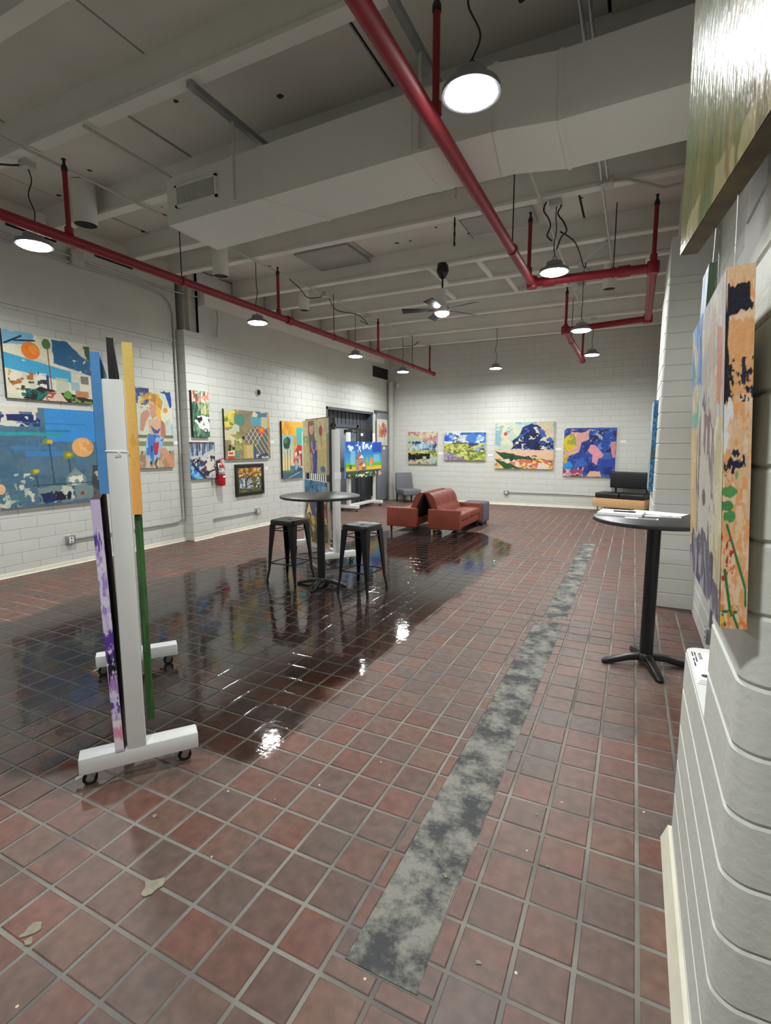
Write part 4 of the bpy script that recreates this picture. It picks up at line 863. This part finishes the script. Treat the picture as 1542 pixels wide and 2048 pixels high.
o = MB().box(0,-.045,0,.003,.045,.09).build('price_card', MT['paper']); e_ = (math.cos(RZ2), math.sin(RZ2)); o.location = (S2[0]-.0495*e_[0], S2[1]-.0495*e_[1], 1.1); o.rotation_euler = (0,0,RZ2); tag(o, 'small white card on the post of the middle display stand', 'label card', 'title cards')

# ------------------------------------------------------------------ bar tables and stools
def bar_table(label, x, y, top, r, rz):
    t = thing('bar_table', label, 'table', (x, y, 0), rz, 'round black bar tables')
    MB().lathe([(r-.012,-.03),(r-.002,-.024),(r,-.014),(r-.003,-.004),(r-.012,0)], 64, (0,0,top)).build('table_top', MT['laminate'], t, True)
    MB().lathe([(.12,top-.045),(.12,top-.03)], 24).build('mount_plate', MT['black'], t)
    MB().lathe([(.043,.05),(.043,top-.045)], 24).build('column', MT['black'], t, True)
    b = MB().lathe([(.062,.04),(.058,.075),(.045,.09)], 24).build('base_hub', MT['black'], t, True)
    for k in range(4):
        a = k*PI/2; c, s = math.cos(a), math.sin(a); R = []
        for (d, z0, z1, w_) in ((.03,.045,.085,.032),(.12,.035,.075,.03),(.2,.014,.052,.029),(.265,.004,.036,.027),(.29,.002,.02,.018)):
            R.append([(c*d+s*w_, s*d-c*w_, z0), (c*d-s*w_, s*d+c*w_, z0), (c*d-s*w_*.8, s*d+c*w_*.8, z1), (c*d+s*w_*.8, s*d-c*w_*.8, z1)])
        MB().loft(R).build('base_leg', MT['black'], t, True, .006)
    return t
bar_table('round black bar table with papers, beside the right wall', .155, 3.83, 1.04, .39, .3)
bar_table('round black bar table between the two metal stools', -3.01, 4.56, 1.0, .43, .2)
def stool():
    t = thing('bar_stool', 'glossy black square metal bar stool, left of the bar table', 'stool', (0,0,0), 0, 'black metal bar stools')
    h = .715; a = .155
    def rr(w_, z, r=.035, n=5):
        out = []
        for (sx, sy, a0) in ((1,-1,-PI/2),(1,1,0),(-1,1,PI/2),(-1,-1,PI)):
            for i in range(n): th = a0+PI/2*i/(n-1); out.append((sx*(w_-r)+r*math.cos(th), sy*(w_-r)+r*math.sin(th), z))
        return out
    MB().loft([rr(a+.004,h-.055),rr(a+.004,h-.012),rr(a-.004,h),rr(a-.022,h-.004),rr(a-.05,h-.007)]).build('seat', MT['gloss'], t, True)
    MB().lathe([(.028,0),(.028,.001)], 6, (0,0,h-.0065)).build('seat_hole', MT['dark'], t)
    f = .195
    legs = []
    for sx in (1,-1):
        for sy in (1,-1):
            R = []
            for (z, p, w_, th) in ((h-.05,a,.078,.006),(h*.55,a+.014,.05,.006),(.16,a+.022,.028,.006),(.03,f,.02,.008)):
                q = [(p,p),(p-w_,p),(p-w_,p-th),(p-th,p-th),(p-th,p-w_),(p,p-w_)]
                q = [(sx*u, sy*v, z) for u, v in q]; R.append(q if sx*sy > 0 else q[::-1])
            lg = MB().loft(R[::-1]).build('leg', MT['gloss'], t)
            MB().lathe([(.013,0),(.015,.01),(.013,.035)], 10, (sx*(f-.01), sy*(f-.01), 0)).build('foot_cap', MT['rubber'], lg, True)
    for z, p, r in ((.23,a+.018,.008),(.6,a+.0,.0055)):
        for (u0,v0,u1,v1) in ((-1,-1,1,-1),(1,-1,1,1),(1,1,-1,1),(-1,1,-1,-1)):
            T('brace', MT['gloss'], t, [(u0*(p-.008),v0*(p-.008),z),(u1*(p-.008),v1*(p-.008),z)], r, 8)
    return t
st = stool(); st.location = (-3.42, 4.556, 0); st.rotation_euler = (0,0,.02)
st2 = copy_tree(st); st2.location = (-2.505, 4.575, 0); st2.rotation_euler = (0,0,-.1); st2['label'] = 'glossy black square metal bar stool, right of the bar table'

# papers on the near table
def sheet(name, label, cx, cy, z, w_, h_, rz, th=.002, m='paper', cat='paper', group=None):
    o = MB().box(-w_/2,-h_/2,0,w_/2,h_/2,th).build(name, MT[m]); o.location = (cx,cy,z); o.rotation_euler = (0,0,rz); return tag(o, label, cat, group)
zt = 1.041
sheet('paper_stack', 'thick stack of white paper with a pen on the bar table', -.055, 3.93, zt, .285, .22, -.12, .018)
sheet('flyer', 'open white flyer lying furthest back on the bar table', .17, 4.07, zt, .36, .2, -.35, .003)
fl = sheet('flyer', 'narrow printed flyer right of the paper stack', .2, 3.9, zt, .22, .07, .02, .003)
MT['print'] = mat('printed card', (236,236,232), .5, col2=(70,80,78), scale=30); MT['print2'] = mat('printed postcard', (150,138,112), .5, col2=(70,96,110), scale=14)
B('printed_panel', MT['print'], fl, -.02,-.028,.003,.1,.028,.0035)
pc = sheet('postcard', 'half white picture postcard at the front of the bar table', .07, 3.74, zt, .2, .065, -.06, .002)
B('picture_panel', MT['print2'], pc, -.02,-.03,.002,.09,.03,.0025)
pn = thing('pen', 'black pen lying on the paper stack', 'pen', (-.04, 3.90, zt+.0185), -.08)
T('barrel', MT['ink'], pn, [(-.065,0,.005),(.03,0,.005)], .005, 8); T('cap', MT['black'], pn, [(.03,0,.005),(.075,0,.005)], .006, 8)
# cards on the ledge
cs = thing('leaflet_stack', 'white leaflet with dark lettering on the ledge top', 'leaflet', (.215, 1.9, .787), 0)
for k in range(3): B('leaflet', MT['paper'], cs, .004+.003*k, -.12-.007*(2-k), k*.003, .2, .13, k*.003+.002)
def word(txt, size, x, y, rz, m, parent, z=.0108):
    cu = bpy.data.curves.new('lettering', 'FONT'); cu.body = txt; cu.size = size; cu.extrude = .0002
    o = bpy.data.objects.new('tmp', cu); COL.objects.link(o); bpy.context.view_layer.update()
    me = bpy.data.meshes.new_from_object(o.evaluated_get(bpy.context.evaluated_depsgraph_get())); bpy.data.objects.remove(o)
    me.materials.append(m); q = bpy.data.objects.new('lettering', me); COL.objects.link(q); q.parent = parent; q.location = (x, y, z); q.rotation_euler = (0,0,rz); return q
word('MARVIN', .017, .026, .12, -PI/2, MT['ink'], cs, .0083)
for (x, ys) in ((.018,((.122,.085),(.078,.03))), (.010,((.122,.08),(.06,.035),(.025,-.01)))):
    for (a, b) in ys: B('print_line', MT['ink'], cs, x-.0022, b, .008, x+.0022, a, .0084)
MB().lathe([(.012,0),(.012,.0004)], 20, (.03,-.085,.008)).build('portrait_dot', MT['ink'], cs)

# ------------------------------------------------------------------ sofas, ottoman, chair, bench
def rbox(name, m, parent, x0,y0,z0,x1,y1,z1, r=.03, seg=3): return MB().box(x0,y0,z0,x1,y1,z1).build(name, MT[m], parent, True, r, seg)
def sofa(label, loc, flip):
    """local: back along x=0, seat towards +x, length along y"""
    t = thing('sofa', label, 'sofa', loc, PI if flip else 0, 'tan leather loveseats')
    L_ = 1.35; y0, y1 = -L_/2, L_/2
    rbox('arm', 'leather', t, .0, y0, .12, .57, y0+.1, .46, .02); rbox('arm', 'leather', t, .0, y1-.1, .12, .57, y1, .46, .02)
    rbox('base', 'leather', t, .03, y0+.1, .14, .55, y1-.1, .27, .015)
    for k in range(2): rbox('seat_cushion', 'leather', t, .1, y0+.105+k*.575, .26, .57, y0+.105+(k+1)*.575-.004, .385, .035)
    # tufted reclining back
    bk = MB(); ny, nz = 40, 14; fr = []; 
    def bp(j, i, front):
        y = y0+.1+(L_-.2)*j/ny; s_ = i/nz
        x = .16-.2*s_; z = .3+.42*s_
        if front:
            q = abs(math.sin(PI*4*(j/ny)))*.018+abs(math.sin(PI*2*s_))*.02; ed = min(s_, 1-s_)*6; x += (.055+q)*min(1, .35+ed)
        else: x -= .045
        return (x, y, z+(.012 if front else 0)*(s_-.5))
    v = []; f = []
    for side in (1, 0):
        for j in range(ny+1):
            for i in range(nz+1): v.append(bp(j, i, side))
    n1 = nz+1; off = (ny+1)*n1
    for j in range(ny):
        for i in range(nz):
            a = j*n1+i; f.append((a, a+1, a+1+n1, a+n1)); f.append((off+a, off+a+n1, off+a+n1+1, off+a+1))
    for j in range(ny):
        a = j*n1; f.append((a, a+n1, off+a+n1, off+a)); a = j*n1+nz; f.append((a, off+a, off+a+n1, a+n1))
    for i in range(nz):
        f.append((i, off+i, off+i+1, i+1)); a = ny*n1+i; f.append((a, a+1, off+a+1, off+a))
    b = bk.add(v, f).build('backrest', MT['leather'], t, True)
    MB().hexa([(.06,y0+.11,.3),(.112,y0+.11,.3),(.112,y1-.11,.3),(.06,y1-.11,.3)],[(-.105,y0+.11,.7),(-.088,y0+.11,.7),(-.088,y1-.11,.7),(-.105,y1-.11,.7)]).build('back_lining', MT['blkfab'], b)
    for (x, y, m) in ((.06,y0+.06,'legwood'),(.5,y0+.06,'darkwood'),(.06,y1-.06,'darkwood'),(.5,y1-.06,'darkwood')):
        MB().lathe([(.013,0),(.024,.125)], 14, (x,y,0)).build('leg', MT[m], t, True)
    return t
sofa('tan leather loveseat with tufted back facing the right wall', (-3.1, 8.66, 0), False)
sofa('tan leather loveseat facing the left wall, back to the other', (-3.31, 8.66, 0), True)
ot = thing('ottoman', 'purple grey fabric ottoman at the far end of loveseat', 'ottoman', (-2.72, 9.6, 0))
rbox('body', 'purfab', ot, -.22,-.22,.06,.22,.22,.45,.035); B('plinth', MT['black'], ot, -.18,-.18,0,.18,.18,.06)
ch = thing('accent_chair', 'armless grey fabric chair in the far corner', 'chair', (-5.53, 12.74, 0), math.atan2(.4,-.45)-PI+PI/2)
# local: front towards -y
rbox('seat', 'greyfab', ch, -.26,-.3,.2,.26,.28,.36,.03)
MB().hexa([(-.26,.2,.3),(.26,.2,.3),(.26,.3,.3),(-.26,.3,.3)],[(-.24,.27,.79),(.24,.27,.79),(.24,.35,.79),(-.24,.35,.79)]).build('backrest', MT['greyfab'], ch, True, .02)
for x in (-.22,.22):
    for y in (-.25,.24): MB().loft([[(x-.014,y-.014,0),(x+.014,y-.014,0),(x+.014,y+.014,0),(x-.014,y+.014,0)],[(x-.022,y-.022,.21),(x+.022,y-.022,.21),(x+.022,y+.022,.21),(x-.022,y+.022,.21)]]).build('leg', MT['darkwood'], ch)
bn = thing('bench', 'black leather two seat bench on light wood base by the far wall', 'bench', (-.263, 12.415, 0), -.302)
B('wood_base', MT['oak'], bn, -.555,.0,.14,.555,.58,.335,.004)
for k in range(2): rbox('seat_cushion', 'blkleather', bn, -.53+k*.535,.03,.335,-.53+(k+1)*.535-.008,.57,.46,.03)
rbox('backrest', 'blkleather', bn, -.37,.5,.55,.56,.6,.93,.025)
for x in (-.24,.44): B('back_bracket', MT['black'], bn, x-.02,.53,.4,x+.02,.56,.6)
for x in (-.46,.46):
    for y in (.06,.52): MB().tube([(x,y,0),(x,y,.14)], .018, 10).build('leg', MT['chrome'], bn, True)

# ------------------------------------------------------------------ wall fittings
fe = thing('fire_extinguisher', 'red fire extinguisher hung on the left wall', 'fire extinguisher', (XL1+.08, 6.46, .86))
MB().lathe([(.06,0),(.07,.01),(.072,.04),(.072,.3),(.062,.345),(.035,.375),(.025,.4)], 24).build('cylinder', MT['redext'], fe, True)
MB().lathe([(.0735,.2),(.0735,.3)], 24, cap=False).build('label_band', MT['print'], fe, True)
B('white_label', MT['paper'], fe, .066,-.02,.14,.0745,.03,.17)
MB().lathe([(.022,.4),(.022,.43)], 14).build('valve', MT['chrome'], fe, True)
MB().hexa([(-.012,-.02,.43),(.012,-.02,.43),(.012,.1,.46),(-.012,.1,.46)],[(-.012,-.02,.445),(.012,-.02,.445),(.012,.1,.468),(-.012,.1,.468)]).build('lever', MT['redext'], fe)
T('hose', MT['cord'], fe, curl([(0,-.02,.415),(.0,-.07,.42),(.02,-.095,.38),(.02,-.09,.3),(.01,-.08,.2)]), .011, 8)
B('hang_tag', MT['paper'], fe, .02,-.085,.3,.023,-.03,.38); B('bracket', MT['black'], fe, -.08,-.02,.28,-.06,.02,.42)
def outlet_box(label, p, rz, run, group='conduit outlets'):
    t = thing('wall_outlet', label, 'outlet', p, rz, group)
    B('box', MT['galv'], t, -.055,-.045,-.055,.055,-.001,.055,.004); B('cover', MT['plastic'], t, -.03,-.048,-.04,.03,-.045,.04)
    for z in (-.02,.02): B('socket', MT['ink'], t, -.008,-.0495,z-.008,.008,-.048,z+.008)
    if run: T('conduit', MT['galv'], t, [(a,-.02,b) for a, b in run], .011, 8)
outlet_box('metal outlet box on the wall under the blue moon painting', (XL0, 3.97, .33), LW, [(.05,0),(1.6,-.01),(1.75,.0),(1.82,.06),(1.85,.16),(1.85,2.6)])
outlet_box('metal outlet box under the garden collage painting', (XL1, 7.43, .31), LW, [(-.05,0),(-1.15,0)])
outlet_box('metal outlet box low on the far wall', (-2.93, YB, .33), 0, [(.05,0),(2.6,0)])
outlet_box('metal outlet box low on the right wall behind the bar table', (XR, 3.98, .23), RW, [(0,.05),(0,.6)])
o = thing('wall_plate', 'plain white outlet plate under the red roofed building painting', 'outlet', (XL1, 8.8, .33), LW); B('plate', MT['plastic'], o, -.035,-.008,-.06,.035,0,.06,.002); B('socket', MT['ink'], o, -.01,-.009,.01,.01,-.008,.03)
sc = thing('security_camera', 'small white dome camera in the far left corner', 'camera', (-6.07, YB, 3.2), 0)
MB().tube([(0,0,0),(0,-.05,0)], .055, 16).build('mount', MT['plastic'], sc, True); MB().tube([(0,-.05,0),(.0,-.08,-.01),(.0,-.1,-.015)], [.05,.045,.03], 16).build('dome', MT['plastic'], sc, True); MB().tube([(0,-.1,-.015),(0,-.106,-.016)], .02, 12).build('camera_lens', MT['ink'], sc)
hl = thing('wall_vent_stub', 'round dark vent hole high on the left wall', 'vent', (XL1, 7.57, 2.51), LW); MB().tube([(0,.0,0),(0,-.02,0)], .065, 18).build('collar', MT['cpaint'], hl, True); MB().tube([(0,-.015,0),(0,-.021,0)], .05, 18).build('opening', MT['dark'], hl)
jb = thing('junction_box', 'painted junction box high on the left wall', 'junction box', (XL0, 4.31, 3.86), LW); B('box', MT['cpaint'], jb, -.08,-.09,-.09,.08,0,.09,.006); T('drop_conduit', MT['cpaint'], jb, [(0,-.05,.09),(0,-.05,.36)], .012)
cd = thing('wall_conduits', 'pair of painted conduits along the top of the left wall', 'conduit', (XL0+.03, 0, 0))
T('conduit', MT['cpaint'], cd, [(0,-2,3.83),(0,5.3,3.79),(0,5.65,3.76),(0,5.76,3.66),(0,5.8,3.5),(0,5.8,.36)], .014); T('conduit', MT['galv'], cd, [(.03,-2,3.88),(.03,5.8,3.85),(.2,6.3,3.84),(.2,6.5,3.75),(.2,6.53,3.6),(.16,6.53,3.3)], .012)

# ------------------------------------------------------------------ ceiling services
du = thing('air_duct', 'large painted rectangular duct crossing the ceiling', 'duct', (0,0,0))
near = [(-3.71,3.34),(-2.68,3.31),(-1.42,3.27),(-.86,3.265),(-.5,3.325),(.9,3.28)]; far = [(-3.73,3.93),(-2.4,3.85),(-1.4,3.8),(-.93,3.79),(-.5,3.9),(.9,3.85)]
for k in range(5):
    a, b, c, d = near[k], near[k+1], far[k+1], far[k]; q = .006
    MB().prism([(a[0]+q,a[1]),(b[0],b[1]),(c[0],c[1]),(d[0]+q,d[1])], 3.40, 3.77).build('duct_section', MT['duct'], du)
    MB().prism([(b[0]-.012,b[1]-.006),(b[0]+.012,b[1]-.006),(c[0]+.012,c[1]+.006),(c[0]-.012,c[1]+.006)], 3.394, 3.776).build('seam_band', MT['duct'], du)
gr = B('grille', MT['steel'], du, -3.56,3.318,3.525,-3.14,3.335,3.665)
for k in range(26): B('fin', MT['duct'], gr, -3.555+k*.0162,3.31,3.53,-3.549+k*.0162,3.32,3.66)
for (a,b,c,d) in ((-3.58,3.51,-3.12,3.527),(-3.58,3.663,-3.12,3.68),(-3.58,3.51,-3.56,3.68),(-3.14,3.51,-3.12,3.68)): B('grille_frame', MT['duct'], gr, a,3.306,b,c,3.33,d)
for n_, x in (('left',-2.87),('middle',-1.34),('right',.2)):
    s_ = thing('strut_hanger', {'left':'steel strut channel and rods holding the left duct end','middle':'steel strut channel over the middle of the duct','right':'steel strut channel over the right part of the duct'}[n_], 'hanger', (x,0,0), 0, 'duct hangers')
    MB().box(-.022,2.82,3.955,.022,4.05,3.998).build('channel', MT['galv'], s_); T('rod', MT['cpaint'], s_, [(0,3.24,3.96),(0,3.24,3.40)], .011); T('rod', MT['cpaint'], s_, [(0,3.97,3.96),(0,3.97,3.40)], .011)
# sprinkler pipes
ZP = 3.33
def sprinkler(label, path, risers, hang, coup):
    t = thing('sprinkler_pipe', label, 'pipe', (0,0,0))
    for a, b in zip(path[:-1], path[1:]): T('pipe', MT['red'], t, [a+(ZP,), b+(ZP,)], .045, 16)
    for p in path[1:-1]+list(coup):
        i = min(range(len(path)-1), key=lambda i: np.linalg.norm(np.cross(np.array(path[i+1])-path[i], np.array(p)-path[i])))
        d = np.array(path[i+1])-path[i]; d = d/np.linalg.norm(d)*.06
        MB().lathe([(.058,-.06),(.062,-.03),(.062,.03),(.058,.06)], 16, (p[0],p[1],ZP)).build('elbow', MT['red'], t, True) if p in path[1:-1] else T('coupling', MT['red'], t, [(p[0]-d[0],p[1]-d[1],ZP),(p[0]+d[0],p[1]+d[1],ZP)], .058, 16)
    for (x, y) in risers:
        r_ = T('riser', MT['red'], t, [(x,y,ZP+.03),(x,y,3.9)], .021, 12); MB().lathe([(.026,0),(.026,.03),(.012,.06),(.012,.09),(.02,.093),(.02,.098)], 12, (x,y,3.89)).build('sprinkler_head', MT['black'], r_, True)
        MB().lathe([(.034,-.03),(.034,.03)], 14, (x,y,ZP+.07)).build('tee_socket', MT['red'], t, True)
    for (x, y) in hang:
        T('hanger_rod', MT['cord'], t, [(x,y,ZP+.04),(x,y,4.02)], .006, 6); MB().tube([(x,y-.012,ZP),(x,y+.012,ZP)], .052, 16).build('hanger_ring', MT['red'], t, True)
    e = path[-1]; pth = np.array(path[-1])-path[-2]; pth = pth/np.linalg.norm(pth)*.03
    T('end_cap', MT['red'], t, [(e[0]-pth[0],e[1]-pth[1],ZP),(e[0]+pth[0],e[1]+pth[1],ZP)], .055, 16)
sprinkler('long straight red sprinkler pipe along the left wall', [(-4.53,-3.5),(-4.66,12.3)], [(-4.58,3.03),(-4.6,6.0),(-4.63,9.16),(-4.66,12.04)], [(-4.59,4.28),(-4.62,7.5),(-4.645,10.9)], [(-4.605,6.25)])
sprinkler('red sprinkler pipe that jogs around the right pillar', [(-1.1,-3.5),(-1.13,6.05),(.07,6.1),(.075,8.42),(-1.08,8.67),(-1.09,11.85)], [(-1.11,2.92),(-1.13,5.85),(.07,6.0),(-1.08,8.72),(-1.09,11.7)], [(-1.12,4.98),(-.3,6.08),(-1.085,9.6)], [(-.95,6.06),(-.2,6.09)])
# lamps
def lamp(label, x, y, z=3.3, show=True):
    t = thing('high_bay_lamp', label, 'lamp', (x, y, z), 0, 'hanging high bay lamps')
    top = (4.0 if any(y-.1 < j < y+.16 for j in JO) else ZD)-z
    MB().lathe([(.15,.0),(.152,.012),(.145,.03),(.11,.05),(.085,.06),(.08,.1),(.05,.115)], 32).build('housing', MT['lampbody'], t, True)
    MB().lathe([(.138,.002),(.12,-.009),(.0,-.013)], 20, cap=False).build('lamp_lens', MT['lens'], t, True)
    ld = bpy.data.lights.new('lamp_light', 'AREA'); ld.shape = 'DISK'; ld.size = .25; ld.energy = LAMP_W; ld.color = (.97, 1., .98); ld.spread = math.radians(162)
    lo = bpy.data.objects.new('lamp_light', ld); COL.objects.link(lo); lo.parent = t; lo.location = (0, 0, -.016)
    MB().tube([(-.02,0,.115),(-.015,0,.15),(.0,0,.165),(.015,0,.15),(.02,0,.115)], .004, 6).build('hook', MT['black'], t, True)
    q = random.uniform(-.04,.04); T('cord', MT['cord'], t, curl([(.0,0,.16),(q,.02,.28),(-q*.6,-.01,.42),(q*.5,.02,.55),(0,.0,top-.05)]), .0055, 6)
    B('cord_box', MT['cpaint'], t, -.05,-.05,top-.06,.05,.05,top-.001,.005)
names = [('high bay lamp nearest the viewer, in front of the duct', -.85, 2.74), ('high bay lamp beside the jog of the red pipe', -.845, 5.71), ('high bay lamp third along the right row', -.80, 8.23, 3.21), ('high bay lamp last along the right row', -.85, 11.02),
         ('high bay lamp at the left picture edge', -4.93, 2.93), ('high bay lamp second along the left row', -5.03, 6.06), ('high bay lamp third along the left row', -5.11, 9.1), ('high bay lamp last along the left row near the corner', -5.13, 11.47), ('high bay lamp hanging before the middle of the far wall', -2.98, 11.91),
         ('high bay lamp behind the viewer on the right row', -.85, -.25), ('high bay lamp behind the viewer on the left row', -4.9, -.1)]
for nm in names: lamp(*nm)
# ceiling fan
fn = thing('ceiling_fan', 'dark five blade ceiling fan with a lit lamp', 'fan', (-2.52, 6.97, 3.4), -.31)
MB().lathe([(.035,.63),(.07,.62),(.085,.52),(.05,.44),(.02,.42)], 20).build('canopy', MT['black'], fn, True); T('downrod', MT['black'], fn, [(0,0,.28),(0,0,.6)], .014)
MB().lathe([(.05,.29),(.055,.27),(.055,.06),(.1,.05),(.11,.0),(.1,-.03)], 24).build('motor', MT['plastic'], fn, True)
MB().lathe([(.1,-.03),(.095,-.05),(.06,-.075),(0,-.085)], 24, cap=False).build('light_lens', MT['fanlens'], fn, True)
for k in range(5):
    a = k*2*PI/5; c, s_ = math.cos(a), math.sin(a)
    def pt(d, w_, z): return (c*d-s_*w_, s_*d+c*w_, z)
    bl = MB().hexa([pt(.16,-.05,.0),pt(.56,-.065,-.012),pt(.56,.065,.022),pt(.16,.05,.015)],[pt(.16,-.05,.006),pt(.56,-.065,-.006),pt(.56,.065,.028),pt(.16,.05,.021)]).build('blade', MT['fanblade'], fn, True, .002)
    MB().hexa([pt(.08,-.02,.0),pt(.2,-.03,.0),pt(.2,.03,.012),pt(.08,.02,.005)],[pt(.08,-.02,.008),pt(.2,-.03,.004),pt(.2,.03,.016),pt(.08,.02,.013)]).build('blade_iron', MT['black'], bl)
# exhaust stubs, conduits and cords
for l_, x, y, zb, r_ in (('white ceiling pipe stub left of the duct', -5.35, 3.73, 3.84, .115), ('white ceiling pipe stub beyond the duct corner', -4.98, 5.3, 3.72, .1), ('white ceiling pipe stub near the second lamp of the left row', -5.07, 7.3, 3.76, .085), ('dark bottomed pipe stub between the joists at right', -.44, 8.05, 3.7, .085)):
    t = thing('pipe_stub', l_, 'pipe', (x,y,zb), 0, 'ceiling pipe stubs'); MB().lathe([(r_,0),(r_,ZD-zb-.004)], 24, cap=False).build('sleeve', MT['joist'], t, True); MB().lathe([(r_*.92,.01),(r_*.92,.012)], 24).build('opening', MT['dark'], t)
def conduit(label, pts, r_, m='cpaint', boxes=(), cords=()):
    t = thing('ceiling_conduit', label, 'conduit'); T('conduit_tube', MT[m], t, pts, r_, 8)
    for b in boxes: B('junction_box', MT['cpaint'], t, b[0]-.055,b[1]-.055,b[2]-.03,b[0]+.055,b[1]+.055,b[2]+.04,.004)
    for c in cords: T('cord', MT['cord'], t, curl(c), .008, 6)
zc = 3.975
conduit('long painted conduit above the left row of lamps', [(-4.69,-3,zc),(-4.69,12.1,zc)], .013, 'cpaint', [(-4.69,7.35,zc),(-4.72,8.9,zc),(-4.75,11.6,zc)],
        [[(-4.69,6.4,zc-.02),(-4.72,6.7,zc-.07),(-4.78,7.0,zc-.12),(-4.72,7.3,zc-.04)],[(-4.7,7.5,zc-.02),(-4.8,7.9,zc-.1),(-4.72,8.5,zc-.05),(-4.75,8.95,zc-.12),(-5.0,9.1,zc)],[(-4.75,11.5,zc),(-4.9,11.5,zc-.08),(-5.13,11.47,3.9)],[(-5.6,2.2,3.98),(-5.3,2.55,3.93),(-5.0,2.85,3.95),(-4.93,2.93,3.99)]])
conduit('short painted conduit left of the duct grille', [(-3.96,2.8,zc),(-3.98,4.0,zc)], .013)
conduit('painted conduit above the right row of lamps', [(-.98,4.0,zc),(-1.0,12.0,zc)], .016, 'cpaint', [(-.86,5.72,zc),(-.86,8.66,zc),(-.85,11.0,zc)],
        [[(-.95,5.7,zc+.02),(-.97,5.69,zc-.06),(-.92,5.7,zc-.14),(-.9,5.71,zc-.22),(-.93,5.71,zc-.3),(-.88,5.71,zc-.36)],[(-.86,5.68,zc+.02),(-.8,5.69,zc-.04),(-.83,5.7,zc-.11),(-.77,5.71,zc-.2),(-.74,5.71,zc-.29),(-.79,5.71,zc-.34),(-.83,5.71,zc-.45)],[(-.9,6.4,zc-.02),(-.75,6.6,zc-.1),(-.7,7.2,zc-.2),(-.72,7.6,zc-.02)]])
conduit('pair of conduits crossing over the duct at right', [(-.41,2.9,zc),(-.41,9.6,zc)], .012, 'galv'); conduit('second conduit beside the pair over the duct', [(-.36,2.9,zc),(-.36,5.5,zc)], .012, 'galv', [(-.37,5.5,zc)])
conduit('bent conduit running to the right pillar shaft', [(-.35,5.5,zc),(-.2,5.55,zc+.01),(-.02,5.7,zc),(.12,5.82,zc-.01),(.28,5.8,zc-.01)], .013)
ag = thing('slotted_angle', 'perforated steel angle bracing between right joists', 'bracket'); 
T('angle_bar', MT['galv'], ag, [(-.42,7.0,3.978),(-.83,7.75,3.978)], .018, 4); T('angle_bar', MT['galv'], ag, [(-.83,7.75,3.978),(-.55,8.3,3.978)], .018, 4)
cp = thing('hanging_chain', 'short dark chain hung from a joist by the red pipe', 'chain', (-1.9,5.62,3.7))
for k in range(6): T('link', MT['cord'], cp, [(0,0,k*.05),(0,0,k*.05+.045)], .009 if k%2 else .012, 6)
